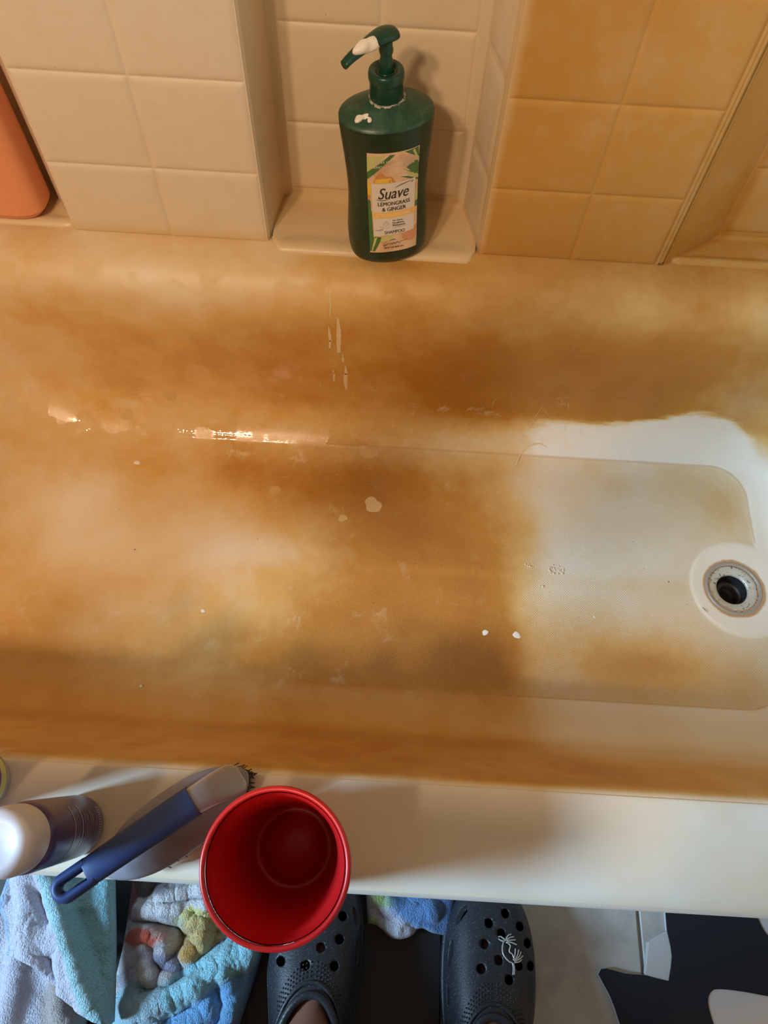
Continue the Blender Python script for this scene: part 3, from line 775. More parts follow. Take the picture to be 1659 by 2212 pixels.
swoosh('swoosh', [(.84, .318), (.87, .310), (.90, .305)], .0035)
swoosh('rule', [(.095, .755), (.30, .756)], .0016)
swoosh('rule', [(.46, .738), (.80, .735)], .0012)
# little leaf emblem
for pts in ([(.31, .735), (.28, .715), (.31, .690), (.345, .672), (.385, .690), (.41, .715), (.38, .735), (.31, .735)], [(.345, .745), (.345, .685)], [(.345, .715), (.375, .700)], [(.345, .722), (.315, .708)],
            [(.21, .718), (.25, .722), (.28, .738), (.25, .748), (.22, .742), (.21, .718)]):
    swoosh('leaf_emblem', pts, .0016)
for pts in ([(.36, .865), (.30, .90), (.28, .925), (.36, .905), (.40, .865)], [(.36, .915), (.42, .890), (.40, .918), (.46, .898), (.46, .915), (.50, .898), (.52, .912), (.58, .892), (.60, .908), (.66, .893), (.72, .892), (.78, .885)], [(.40, .875), (.50, .862), (.56, .876)]):
    swoosh('script_flourish', pts, .0035)

# ------------------------------------------------------------------ coral bottle in the other niche
CB = empty('coral_bottle', (-0.499, 0.7600, 0.3437)); tag(CB, 'coral orange plastic bottle at the left edge of the surround', 'bottle')
cs = catmull([(0.000, .036, .020, 3.0), (0.003, .0425, .0255, 3.1), (0.012, .0480, .0300, 3.2), (0.024, .0500, .0315, 3.2), (0.15, .0490, .0310, 3.2), (0.185, .046, .029, 3.0), (0.205, .036, .024, 2.6), (0.215, .020, .018, 2.2), (0.216, .014, .014, 2)], 50)
tc = NT('coral_plastic'); tc.set(Base_Color=tc.mix(tc.noise(20, 3), (0.78, 0.30, 0.14), (0.84, 0.35, 0.17)), Roughness=0.42, Subsurface_Weight=0.08); 
mesh_obj('body', *loft_super(cs), tc.m, CB)
lathe_obj('cap', [(0.0135, 0.214), (0.0165, 0.215), (0.0170, 0.218), (0.0170, 0.240), (0.0155, 0.243), (0.00001, 0.243)], plain('white_cap', (0.8, 0.78, 0.74), .35), CB)
def cfront(xx, zz):
    a_ = float(np.interp(zz, cs[:, 0], cs[:, 1])); b_ = float(np.interp(zz, cs[:, 0], cs[:, 2])); e_ = 3.2
    return (xx, -b_*(1-(abs(xx)/a_)**e_)**(1/e_)-0.0004, zz)
mesh_obj('printed_mark', *grid(lambda u, v: cfront(-0.024+0.019*u, 0.033+0.012*v*(1-.3*u)), 6, 4), M_LWHITE, CB)

# ------------------------------------------------------------------ things on the front rim (it tips outwards by 9 degrees)
RIMROT = Euler((math.radians(9), 0, 0)).to_matrix()
def rim_place(o, xx, yy, yaw=0.0, lift=0.0, tip=0.0, rot=None):
    o.rotation_euler = ((rot or RIMROT) @ Euler((0, tip, yaw)).to_matrix()).to_euler()
    o.location = (xx, yy, rim_z(yy)+lift)
CUP = empty('plastic_cup'); tag(CUP, 'empty red plastic party cup standing on the front rim of the tub', 'cup')
rim_place(CUP, -0.0585, 0.0340, 0.4, 0.0008, math.radians(-1.5))
tr_ = NT('red_plastic'); tr_.set(Base_Color=tr_.mix(tr_.noise(40, 3), (0.42, 0.007, 0.009), (0.50, 0.012, 0.012)), Roughness=0.33); M_RED = tr_.m
H_ = 0.117
op = [(0.00001, 0.003), (0.028, 0.003), (0.0315, 0.0), (0.0335, 0.0005), (0.0345, 0.006), (0.0372, 0.030), (0.0380, 0.0315), (0.0420, 0.070), (0.0428, 0.0715), (0.0465, 0.098), (0.0480, 0.100), (0.0494, 0.113)]
rimp = [(0.0494+0.0019+0.0021*math.cos(a), 0.1145+0.0021*math.sin(a)) for a in np.linspace(-PI*.8, PI*.95, 12)]
ip = [(0.0486, 0.113), (0.0474, 0.1007), (0.0459, 0.0987), (0.0422, 0.0720), (0.0413, 0.0705), (0.0374, 0.0320), (0.0366, 0.0305), (0.0338, 0.0075), (0.0322, 0.0045), (0.027, 0.0042), (0.0262, 0.0052), (0.00001, 0.0052)]
lathe_obj('cup_wall', op+ip[::-1][:0], M_RED, CUP, 72)
lathe_obj('cup_lining', ip, M_RED, CUP, 72)
lathe_obj('rolled_rim', rimp+[rimp[0]], M_RED, CUP, 72)

# purple bottle with white cap
PB = empty('purple_bottle'); tag(PB, 'purple bottle with a white cap standing on the front rim', 'bottle')
rim_place(PB, -0.2455, 0.0400, 0.0, 0.0006)
tp = NT('purple_label'); tp.set(Base_Color=tp.mix(tp.noise(30, 3), (0.055, 0.040, 0.13), (0.075, 0.055, 0.17)), Roughness=0.28); M_PURP = tp.m
pb = lathe_obj('body', [(0.00001, 0.0015), (0.019, 0.0), (0.0225, 0.001), (0.0243, 0.004), (0.0248, 0.009), (0.0250, 0.10), (0.0240, 0.108), (0.0205, 0.113), (0.018, 0.114)], M_PURP, PB, 64)
tw = NT('white_cap_plastic'); tw.set(Base_Color=tw.mix(tw.noise(25, 3), (0.50, 0.52, 0.58), (0.55, 0.57, 0.63)), Roughness=0.4, Subsurface_Weight=0.1)
lathe_obj('cap', [(0.0195, 0.110), (0.0232, 0.111), (0.0238, 0.113), (0.0236, 0.128), (0.0225, 0.137), (0.0195, 0.1415), (0.0135, 0.1430), (0.0125, 0.1422), (0.00001, 0.1428)], tw.m, PB, 64)
M_LINE = plain('pale_print', (0.42, 0.38, 0.48), 0.4); M_LINE2 = plain('faint_print', (0.20, 0.17, 0.30), 0.4)
def arcband(name, r, z0, z1, a0, a1, mat, parent, n=30):
    V, F = grid(lambda u, v: (r*math.cos(a0+(a1-a0)*u), r*math.sin(a0+(a1-a0)*u), z0+(z1-z0)*v), n, 1)
    return mesh_obj(name, V, F, mat, parent)
for z0 in (0.0680, 0.0520): arcband('print_line', 0.02525, z0, z0+0.0012, -1.6, 0.9, M_LINE, pb)
for k in range(7): arcband('print_line', 0.02522, 0.0210+k*0.0042, 0.0224+k*0.0042, -1.5+0.13*(k % 3), 0.7-0.2*((k*2) % 3), M_LINE2, pb)
for (z0, z1) in ((0.0095, 0.0103), (0.0165, 0.0173)): arcband('print_line', 0.02523, z0, z1, -0.55, 0.75, M_LINE, pb)
for k in range(16): arcband('print_line', 0.02521, 0.0112, 0.0156, -0.5+k*0.078, -0.46+k*0.078, M_LINE, pb, 2)
for a0 in (-0.55, 0.73): arcband('print_line', 0.02523, 0.0095, 0.0173, a0, a0+0.02, M_LINE, pb, 2)

# second bottle, cut by the left edge of the picture
GB = empty('clear_bottle'); tag(GB, 'clear bottle with a green and purple label at the far left of the rim', 'bottle')
rim_place(GB, -0.3315, 0.0700, 0.0, 0.0006)
tg = NT('clear_plastic'); tg.set(Base_Color=(0.70, 0.68, 0.62), Roughness=0.15, Transmission_Weight=0.55, IOR=1.3)
gb = lathe_obj('body', [(0.00001, 0.0012), (0.019, 0.0), (0.0225, 0.001), (0.0245, 0.004), (0.0250, 0.010), (0.0250, 0.10), (0.021, 0.118), (0.011, 0.128), (0.0105, 0.135)], tg.m, GB, 56)
arcband('label', 0.0253, 0.022, 0.095, -PI, PI*.999, plain('violet_label', (0.13, 0.07, 0.30), .35), gb, 60)
arcband('label_stripe', 0.0253, 0.012, 0.0215, -PI, PI*.999, plain('lime_label', (0.55, 0.56, 0.20), .35), gb, 60)
lathe_obj('cap', [(0.0125, 0.128), (0.0135, 0.129), (0.0135, 0.150), (0.012, 0.153), (0.00001, 0.153)], tw.m, GB, 40)

# scrubbing brush
BR = empty('scrub_brush'); tag(BR, 'scrubbing brush with a blue handle and frosted grey head beside the cup', 'brush')
rim_place(BR, -0.1535, 0.0475, math.radians(38.0), 0.0040, rot=Euler((math.radians(3.5), 0, 0)).to_matrix())
tf = NT('frosted_plastic'); tf.set(Base_Color=tf.mix(tf.noise(30, 3), (0.34, 0.34, 0.40), (0.40, 0.40, 0.47)), Roughness=0.42, Transmission_Weight=0.35, IOR=1.25); M_FROST = tf.m
tbm = NT('blue_rubber'); tbm.set(Base_Color=tbm.mix(tbm.noise(40, 3), (0.016, 0.040, 0.14), (0.022, 0.052, 0.175)), Roughness=0.5); M_BLUE = tbm.m
def head_w(xx): 
    q = (xx-0.0)/0.0665; q = max(-1, min(1, q)); return 0.0265*(1-abs(q)**2.5)**0.62
hs = []
n = 40
V = []; F = []
lays = [(0.020, 0.93), (0.022, 0.985), (0.026, 1.0), (0.030, 0.985), (0.034, 0.93), (0.0375, 0.80), (0.0400, 0.60), (0.0412, 0.30), (0.0415, 0.02)]
out = []
for k in range(64):
    a = 2*PI*k/64; xx = 0.0+0.0665*math.cos(a)*0.999
    out.append((xx, head_w(xx)*(1 if math.sin(a) >= 0 else -1) if abs(math.sin(a)) > 1e-6 else 0.0))
for (zz, s) in lays:
    for (xx, yy) in out: V.append((xx*s, yy*s, zz))
for i in range(len(lays)-1):
    for k in range(64): F.append((i*64+k, i*64+(k+1) % 64, (i+1)*64+(k+1) % 64, (i+1)*64+k))
F.append(tuple(range(64))[::-1]); F.append(tuple(range((len(lays)-1)*64, len(lays)*64)))
headp = mesh_obj('brush_head', V, F, M_FROST, BR)
def loft_path(secs_, n=24, e=2.4):
    """sections (x, z, halfwidth, halfheight) along x"""
    V = []; F = []
    for (xx, zz, w_, h_) in secs_:
        for k in range(n):
            an = 2*PI*k/n; c_, s_ = math.cos(an), math.sin(an)
            V.append((xx, w_*abs(c_)**(2/e)*(1 if c_ >= 0 else -1), zz+h_*abs(s_)**(2/e)*(1 if s_ >= 0 else -1)))
    for i in range(len(secs_)-1):
        for k in range(n): F.append((i*n+k, i*n+(k+1) % n, (i+1)*n+(k+1) % n, (i+1)*n+k))
    F.append(tuple(range(n))[::-1]); F.append(tuple(range((len(secs_)-1)*n, len(secs_)*n)))
    return V, F
mesh_obj('neck', *loft_path(catmull([(0.062, 0.034, .008, .004), (0.058, 0.037, .0125, .006), (0.050, 0.045, .0135, .009), (0.040, 0.056, .0122, .010), (0.030, 0.0625, .0112, .009), (0.022, 0.0655, .0108, .0082)], 22)), M_FROST, BR)
barS = catmull([(0.0245, 0.0655, .0116, .0086), (0.022, 0.0658, .0124, .0092), (0.0, 0.0685, .0120, .0090), (-0.030, 0.0705, .0113, .0085), (-0.054, 0.0712, .0108, .0075), (-0.0635, 0.0712, .0104, .0064)], 30)
loop = []
rL, hx0, hx1 = 0.0068, -0.0650, -0.0800
for a in np.linspace(PI/2, -PI/2, 14): loop.append((hx0+0.0035+rL*math.cos(a)*0.4, rL*math.sin(a), 0.0712))
for a in np.linspace(-PI/2, -3*PI/2, 20): loop.append((hx1+rL*math.cos(a), rL*math.sin(a), 0.0712))
loop.append(loop[0])
Vt, Ft = tube(loop, 0.0042, 14, cap=False)
Vt = [Vector((v.x, v.y, 0.0712+(v.z-0.0712)*1.5)) for v in Vt]
mesh_obj('handle', *merge([loft_path(barS), (Vt, Ft)]), M_BLUE, BR)
bz = []
rb = random.Random(2)
for k in range(420):
    xx = rb.uniform(-0.060, 0.062); w_ = head_w(xx)*0.93; yy = rb.uniform(-w_, w_)
    if k < 140: xx = rb.uniform(0.045, 0.066); yy = rb.uniform(-1, 1)*head_w(xx)
    ox = rb.uniform(-.004, .006)*(1 if k < 140 else .4); oy = rb.uniform(-.003, .003)
    bz.append(tube([(xx, yy, 0.021), (xx+ox*.4, yy+oy*.4, 0.010), (xx+ox, yy+oy, 0.0005)], 0.0005, 4, False))
tag(mesh_obj('bristles', *merge(bz), plain('dark_bristle', (0.025, 0.018, 0.010), .7), BR), 'short dark brown bristles', kind='stuff')
# ------------------------------------------------------------------ black mat on the floor
tm = NT('smooth_black_mat'); nm = tm.noise(220, 3, 0.6, tm.pos())
tm.set(Base_Color=tm.mix(nm, (0.010, 0.011, 0.014), (0.018, 0.019, 0.024)), Roughness=tm.mrange(nm, .3, .7, .42, .55)); tm.bump(nm, .15, .0005)
MAT = empty('floor_mat', (-0.26, -0.28, 0)); tag(MAT, 'smooth black mat lying on the floor in front of the tub', 'mat')
matb = box_bevel('mat_body', (-0.36, -0.33, 0.0), (0.3585, 0.30, 0.0050), 0.0016, tm.m, MAT, 2, False)
box_bevel('mat_edge', (0.3480, -0.33, 0.0), (0.3592, 0.30, 0.0040), 0.001, tm.m, MAT, 2, False)

# ------------------------------------------------------------------ terry towels
def terry(name):
    t = NT(name); p = t.obj()
    a = t.n('ShaderNodeAttribute', attribute_name='print').outputs['Color']
    v = t.n('ShaderNodeTexVoronoi'); v.inputs['Scale'].default_value = 520; t.l(p, v.inputs['Vector'])
    mp = t.n('ShaderNodeMapping'); mp.inputs['Scale'].default_value = (900, 240, 240); mp.inputs['Rotation'].default_value = (0, 0, .5); t.l(p, mp.inputs[0])
    rows = t.noise(1.0, 3, 0.6, mp.outputs[0])
    h = t.math('ADD', t.math('MULTIPLY', v.outputs['Distance'], 0.6), t.math('MULTIPLY', rows, 0.9))
    c = t.mix(t.mrange(rows, .35, .65, 0, .30), a, (0.10, 0.10, 0.12), 'MULTIPLY')
    c = t.mix(t.mrange(rows, .3, .6, .25, 0.0), a, t.mix(0.5, a, (0.15, 0.15, 0.2), 'MULTIPLY'))
    t.set(Base_Color=c, Roughness=0.95, Sheen_Weight=0.25); t.bump(h, 1.0, 0.0026); return t.m
M_TERRY = terry('terry_cloth')
def poly_resample(pts, n):
    Pp = catmull(pts, 200) if len(pts) > 2 else np.array([np.linspace(pts[0][k], pts[1][k], 200) for k in (0, 1)]).T
    d = np.r_[0, np.cumsum(np.hypot(*np.diff(Pp, axis=0).T))]; s = np.linspace(0, d[-1], n)
    return np.stack([np.interp(s, d, Pp[:, 0]), np.interp(s, d, Pp[:, 1])], -1)
def seg_dist(X, Y, pts):
    best = np.full(X.shape, 9.0)
    for (ax, ay), (bx, by) in zip(pts[:-1], pts[1:]):
        dx, dy = bx-ax, by-ay; t = np.clip(((X-ax)*dx+(Y-ay)*dy)/(dx*dx+dy*dy), 0, 1)
        best = np.minimum(best, np.hypot(X-ax-t*dx, Y-ay-t*dy))
    return best
def towel(name, label, top, right, bottom, left, nu, nv, height_fn, color_fn, zfloor, group=None, puff=0.55):
    T, B, L, R = poly_resample(top, nu), poly_resample(bottom, nu), poly_resample(left, nv), poly_resample(right, nv)
    u = np.linspace(0, 1, nu)[None, :, None]; v = np.linspace(0, 1, nv)[:, None, None]
    S = (1-v)*T[None]+v*B[None]+(1-u)*L[:, None]+u*R[:, None]-((1-u)*(1-v)*T[0]+u*(1-v)*T[-1]+(1-u)*v*B[0]+u*v*B[-1])
    X, Y = S[..., 0].copy(), S[..., 1].copy(); U = u[..., 0]+0*X; Vv = v[..., 0]+0*X
    Z = height_fn(X, Y, U, Vv)
    e = np.minimum(np.minimum(U, 1-U)*nu, np.minimum(Vv, 1-Vv)*nv)/nu
    k = np.clip(e/0.075, 0, 1); k = np.sqrt(np.clip(1-(1-k)**2, 0, 1))
    Z = np.maximum(Z, 0.006)*k
    col = color_fn(X, Y, U, Vv, Z)
    # folds bulge over their own creases
    gx = np.gradient(Z, axis=1)/np.maximum(np.abs(np.gradient(X, axis=1)), 4e-4)*np.sign(np.gradient(X, axis=1)+1e-9)
    gy = np.gradient(Z, axis=0)/np.maximum(np.abs(np.gradient(Y, axis=0)), 4e-4)*np.sign(np.gradient(Y, axis=0)+1e-9)
    for _ in range(3):
        gx = (gx+np.roll(gx, 1, 0)+np.roll(gx, -1, 0)+np.roll(gx, 1, 1)+np.roll(gx, -1, 1))/5; gy = (gy+np.roll(gy, 1, 0)+np.roll(gy, -1, 0)+np.roll(gy, 1, 1)+np.roll(gy, -1, 1))/5
    X = X-puff*0.004*np.clip(gx, -1.5, 1.5)*k; Y = Y-puff*0.004*np.clip(gy, -1.5, 1.5)*k
    idx = np.arange(nu*nv).reshape(nv, nu)
    Fq = np.stack([idx[:-1, :-1], idx[1:, :-1], idx[1:, 1:], idx[:-1, 1:]], -1).reshape(-1, 4)
    cx, cy = float(X.mean()), float(Y.mean())
    me_ = bpy.data.meshes.new(name); me_.from_pydata(np.stack([X-cx, Y-cy, Z], -1).reshape(-1, 3).tolist(), [], Fq.tolist()); me_.update()
    at_ = me_.color_attributes.new('print', 'FLOAT_COLOR', 'POINT')
    at_.data.foreach_set('color', np.concatenate([col*0.86, np.ones(col.shape[:2]+(1,))], -1).reshape(-1).astype(np.float32))
    me_.polygons.foreach_set('use_smooth', [True]*len(me_.polygons)); me_.materials.append(M_TERRY)
    o = put(bpy.data.objects.new(name, me_)); o.location = (cx, cy, zfloor)
    md = o.modifiers.new('thick', 'SOLIDIFY'); md.thickness = 0.0022; md.offset = -1
    return tag(o, label, 'towel', group)
def ridged(X, Y, f, seed):
    wx = X+0.010*(fbm(X*60, Y*60, seed+5)-.5)*2; wy = Y+0.010*(fbm(X*60+9, Y*60, seed+6)-.5)*2
    return 1-np.abs(2*fbm(wx*f, wy*f, seed, 3)-0.95)
def blend(base, items, X, Y):
    C_ = np.zeros(X.shape+(3,))+np.array(base)
    for (w, c_) in items:
        C_ = C_*(1-w[..., None])+np.array(c_)*w[..., None]
    return C_
def spot(X, Y, cx, cy, rx, ry, rot=0.0, soft=0.25):
    dx, dy = X-cx, Y-cy; c_, s_ = math.cos(rot), math.sin(rot)
    q = np.hypot((dx*c_+dy*s_)/rx, (-dx*s_+dy*c_)/ry); return sstep(1+soft, 1-soft, q)
LAV = (0.60, 0.60, 0.70); AQUA = (0.30, 0.62, 0.72); SKYB = (0.16, 0.40, 0.70); GREIGE = (0.44, 0.38, 0.36); WHT = (0.66, 0.63, 0.64)
# lower left towel
def hC(X, Y, U, V):
    return 0.018+0.010*ridged(X, Y, 18, 31)+0.012*np.exp(-(seg_dist(X, Y, [(-.385, -.06), (-.375, -.17)])/.012)**2)+0.010*np.exp(-(seg_dist(X, Y, [(-.335, -.10), (-.30, -.19)])/.01)**2)
def cC(X, Y, U, V, Z):
    w = sstep(-.352, -.335, X+0.006*np.sin(Y*90)); return blend(LAV, [(w, GREIGE)], X, Y)
towel('bath_towel', 'lavender and taupe towel crumpled lowest in the left corner', [(-.432, -.030), (-.37, -.05), (-.305, -.075)], [(-.305, -.075), (-.300, -.12), (-.298, -.20)], [(-.43, -.21), (-.34, -.20), (-.298, -.20)], [(-.432, -.03), (-.435, -.10), (-.43, -.21)], 150, 130, hC, cC, 0.0054)
# printed towel
HEM = [(-.262, -.130), (-.238, -.127), (-.205, -.112), (-.175, -.092), (-.150, -.074), (-.105, -.052)]
def hB(X, Y, U, V):
    z = 0.016+0.016*ridged(X, Y, 30, 71)+0.006*ridged(X, Y, 60, 12)
    for pl, w, h in [(HEM, .013, .026), ([(-.225, -.012), (-.19, -.004), (-.14, -.008)], .010, .020), ([(-.26, -.030), (-.225, -.028), (-.19, -.020), (-.155, -.014)], .008, .018), ([(-.262, -.055), (-.235, -.052), (-.215, -.062)], .008, .014),
                     ([(-.195, -.035), (-.18, -.04), (-.178, -.058), (-.19, -.068)], .008, .020), ([(-.175, -.03), (-.15, -.026), (-.13, -.03)], .010, .018), ([(-.24, -.068), (-.232, -.085), (-.225, -.10)], .006, .014), ([(-.22, -.07), (-.205, -.082), (-.212, -.10)], .006, .013), ([(-.17, -.105), (-.16, -.12), (-.18, -.135)], .010, .014), ([(-.24, -.150), (-.20, -.140), (-.165, -.150)], .008, .013), ([(-.145, -.085), (-.135, -.11), (-.14, -.15)], .007, .012)]:
        z = z+h*np.exp(-(seg_dist(X, Y, pl)/w)**2)
    for pl, w, h in [([(-.262, -.04), (-.23, -.04), (-.205, -.045)], .004, .018), ([(-.205, -.046), (-.2, -.062), (-.21, -.075)], .004, .016), ([(-.225, -.02), (-.19, -.013), (-.15, -.011)], .0035, .016), ([(-.235, -.106), (-.2, -.098), (-.17, -.082)], .004, .016)]:
        z = z-h*np.exp(-(seg_dist(X, Y, pl)/w)**2)
    return z*(0.34+0.66*sstep(-.270, -.236, X))
def cB(X, Y, U, V, Z):
    n = fbm(X*50, Y*50, 91); wx, wy = X+0.012*(fbm(X*70, Y*70, 4)-.5), Y+0.012*(fbm(X*70, Y*70, 44)-.5)
    it = [(sstep(.50, .62, n), (0.42, 0.40, 0.46)), (spot(wx, wy, -.262, -.004, .040, .012), (0.055, 0.028, 0.035)), (spot(wx, wy, -.278, -.022, .012, .02), (0.16, 0.03, 0.04)),
          (spot(wx, wy, -.247, -.056, .028, .0075, .12), (0.66, 0.10, 0.055)), (spot(wx, wy, -.228, -.048, .010, .007), (0.60, 0.36, 0.30)), (spot(wx, wy, -.178, -.048, .024, .020, .5), (0.62, 0.44, 0.16)), (spot(wx, wy, -.188, -.030, .016, .008), (0.68, 0.60, 0.22)), (spot(wx, wy, -.190, -.066, .014, .007), (0.55, 0.30, 0.07)),
          (spot(wx, wy, -.15, -.028, .018, .010), (0.62, 0.52, 0.30)), (spot(wx, wy, -.215, -.078, .018, .009), (0.32, 0.32, 0.45)), (spot(wx, wy, -.205, -.036, .010, .006), (0.46, 0.46, 0.30)),
          (spot(wx, wy, -.165, -.068, .030, .006, .55), (0.16, 0.17, 0.36)), (spot(wx, wy, -.152, -.008, .009, .005), (0.16, 0.17, 0.20))]
    d = seg_dist(X, Y, HEM); below = sstep(0.0, 0.012, -(Y-(-0.052+0.50*(X+.105))))
    it += [(sstep(.020, .014, d), AQUA), (sstep(.3, .7, below)*sstep(.012, .02, d), SKYB), (spot(X, Y, -.235, -.118, .03, .022), (0.34, 0.52, 0.60))]
    return blend(WHT, it, X, Y)
towel('printed_towel', 'crumpled towel printed in red, yellow and grey with an aqua border', [(-.280, .034), (-.22, .036), (-.112, .030)], [(-.112, .030), (-.107, -.035), (-.115, -.085), (-.14, -.18)], [(-.285, -.18), (-.21, -.185), (-.14, -.18)], [(-.280, .034), (-.274, -.07), (-.285, -.18)], 230, 250, hB, cB, 0.0054)
# pale towel with aqua hem, on top
FOLD = [(-.357, .010), (-.335, -.025), (-.312, -.062), (-.288, -.100), (-.266, -.130)]
def hA(X, Y, U, V):
    z = 0.016+0.014*ridged(X, Y, 20, 51)+0.006*ridged(X, Y, 44, 52)
    z = z+0.016*np.exp(-(seg_dist(X, Y, FOLD)/.010)**2)+0.012*np.exp(-(seg_dist(X, Y, [(-.375, .0), (-.365, -.04), (-.345, -.08)])/.013)**2)+0.008*np.exp(-(seg_dist(X, Y, [(-.335, -.05), (-.318, -.085), (-.30, -.11)])/.010)**2)
    z = z-0.010*np.exp(-(seg_dist(X, Y, [(-.352, -.02), (-.335, -.045)])/.007)**2)-0.010*np.exp(-(seg_dist(X, Y, [(-.33, -.075), (-.315, -.10)])/.006)**2)
    side = sstep(0.0, 0.02, X-np.interp(-Y, [-.01, .025, .062, .1, .13], [-.357, -.335, -.312, -.288, -.266])); return z-0.012*side
def cA(X, Y, U, V, Z):
    f = X-np.interp(-Y, [-.01, .025, .062, .1, .13], [-.357, -.335, -.312, -.288, -.266])
    return blend((0.62, 0.63, 0.74), [(sstep(-.003, .001, f), AQUA), (sstep(.006, .003, np.abs(f+.001)), (0.42, 0.70, 0.76)), (sstep(.10, .03, U), (0.20, 0.45, 0.78)), (sstep(.008, .006, np.abs(f-.0045))*0, AQUA)], X, Y)
towel('hand_towel', 'pale lavender towel with an aqua hem lying over the pile', [(-.397, .012), (-.36, .014), (-.286, .006)], [(-.286, .006), (-.270, -.06), (-.262, -.10), (-.256, -.134)], [(-.378, -.076), (-.345, -.085), (-.315, -.107), (-.285, -.127), (-.258, -.134)], [(-.397, .012), (-.402, -.03), (-.388, -.05), (-.378, -.076)], 170, 190, hA, cA, 0.0540)
# towel between the clogs
def hD(X, Y, U, V):
    return 0.014+0.010*ridged(X, Y, 34, 23)+0.010*np.exp(-(seg_dist(X, Y, [(.02, .0), (.05, -.018), (.085, -.012)])/.010)**2)+0.008*np.exp(-(seg_dist(X, Y, [(.03, -.03), (.055, -.034)])/.008)**2)
def cD(X, Y, U, V, Z):
    w = sstep(-.004, .004, (Y+.026)+0.55*(X-.04)*-0.9+.012)*sstep(.028, .04, X)
    return blend((0.56, 0.55, 0.62), [(spot(X, Y, .03, .0, .016, .010), (0.45, 0.62, 0.25)), (spot(X, Y, .075, -.008, .042, .022, -.2), (0.12, 0.28, 0.58)), (spot(X, Y, .103, -.018, .02, .024), (0.07, 0.13, 0.27)), (spot(X, Y, .014, -.026, .008, .006), (0.40, 0.52, 0.25))], X, Y)
towel('wash_cloth', 'blue and white cloth tucked under the tub lip between the clogs', [(.006, .036), (.06, .038), (.112, .034)], [(.112, .034), (.112, .0), (.1065, -.036)], [(.010, -.028), (.022, -.030), (.040, -.042), (.058, -.040), (.072, -.030), (.088, -.034), (.1065, -.036)], [(.006, .036), (.007, .0), (.010, -.028)], 120, 90, hD, cD, 0.0054)

# ------------------------------------------------------------------ black and white rug
def slab(name, pts, z0, z1, mat, parent, bev=0.0012, n=None):
    bm = bmesh.new(); f_ = bm.faces.new([bm.verts.new((a_, b_, z0)) for a_, b_ in pts])
    if f_.normal.z > 0: f_.normal_flip()
    r = bmesh.ops.extrude_face_region(bm, geom=[f_]); tv = [e for e in r['geom'] if isinstance(e, bmesh.types.BMVert)]
    for v_ in tv: v_.co.z = z1
    bm.normal_update()
    te = [e for e in bm.edges if all(v_ in tv for v_ in e.verts)]
    if bev: bmesh.ops.bevel(bm, geom=te, offset=bev, segments=2, profile=.5, affect='EDGES')
    bmesh.ops.recalc_face_normals(bm, faces=bm.faces[:])
    return bm_obj(name, bm, mat, parent, smooth=False)
def fab(name, a_, b_):
    t = NT(name); nn = t.noise(900, 3, .6, t.obj()); t.set(Base_Color=t.mix(nn, a_, b_), Roughness=0.9); t.bump(nn, .4, .0006); return t.m
RUG = empty('cow_print_rug', (0.5, -0.2, 0)); tag(RUG, 'black and white patched rug on the floor at the right', 'rug')
def rl(pts): return [(a_-0.5, b_+0.2) for a_, b_ in pts]
rim_pts = [(.372, .045), (.3705, .0), (.370, -.018), (.358, -.0235), (.346, -.031), (.342, -.048), (.3385, -.0650), (.315, -.0645), (.294, -.0605), (.287, -.0615), (.2835, -.067), (.288, -.075), (.295, -.087), (.300, -.100), (.304, -.114), (.315, -.16), (.33, -.30), (.34, -.50), (.85, -.52), (.86, .045)]
slab('rug_pile', rl(rim_pts), 0.0, 0.0060, fab('white_pile', (0.50, 0.50, 0.50), (0.58, 0.58, 0.58)), RUG)
M_BLKP = fab('black_pile', (0.006, 0.007, 0.011), (0.012, 0.013, 0.019))
bl = catmull([(.478, .044), (.480, .012), (.483, .001), (.489, -.013), (.500, -.022), (.53, -.03), (.56, -.05), (.55, -.075), (.52, -.082), (.479, -.0785), (.45, -.0755), (.425, -.0745), (.414, -.0775), (.409, -.088), (.411, -.104), (.416, -.125), (.412, -.16), (.38, -.20), (.34, -.19)], 90).tolist()
bl += [(.315, -.16), (.304, -.114), (.300, -.100), (.295, -.087), (.288, -.075), (.2835, -.067), (.287, -.0615), (.294, -.0605), (.315, -.0645), (.3385, -.0650), (.352, -.0675), (.3655, -.0695), (.3700, -.055), (.3725, -.044), (.3722, -.034), (.3700, -.018), (.3705, 0), (.372, .044)]
slab('black_patch', rl(bl), 0.0055, 0.0075, M_BLKP, RUG, 0.0006)
for cx, cy, r1, r2 in ((.66, -.20, .07, .05), (.52, -.32, .06, .08), (.74, -.38, .06, .05), (.42, -.42, .04, .05), (.74, -.04, .05, .05)):
    slab('black_patch', rl([(cx+r1*math.cos(a)*(1+.2*math.sin(3*a+cx*9)), cy+r2*math.sin(a)*(1+.2*math.sin(2*a+cy*9))) for a in np.linspace(0, 2*PI, 30)[:-1]]), 0.0055, 0.0075, M_BLKP, RUG, 0.0006)

# ------------------------------------------------------------------ clogs
def clog_material():
    t = NT('black_clog_foam'); p = t.obj()
    v = t.n('ShaderNodeTexVoronoi'); v.inputs['Scale'].default_value = 620; t.l(p, v.inputs['Vector'])
    spk = t.math('MULTIPLY', t.math('LESS_THAN', v.outputs['Distance'], 0.16), t.math('GREATER_THAN', t.noise(260, 2, .5, p), 0.52))
    nn = t.noise(500, 3, .6, p)
    t.set(Base_Color=t.mix(spk, t.mix(nn, (0.014, 0.016, 0.021), (0.022, 0.025, 0.031)), (0.30, 0.32, 0.36)), Roughness=t.mrange(nn, .3, .7, .34, .5))
    t.bump(nn, .35, .0008); return t.m
M_CLOG = clog_material()
S_ = [0, .004, .012, .03, .055, .085, .12, .16, .2, .24, .265, .276]
MED = [0.0005, .018, .030, .0415, .0485, .0505, .0490, .044, .040, .036, .026, .0005]
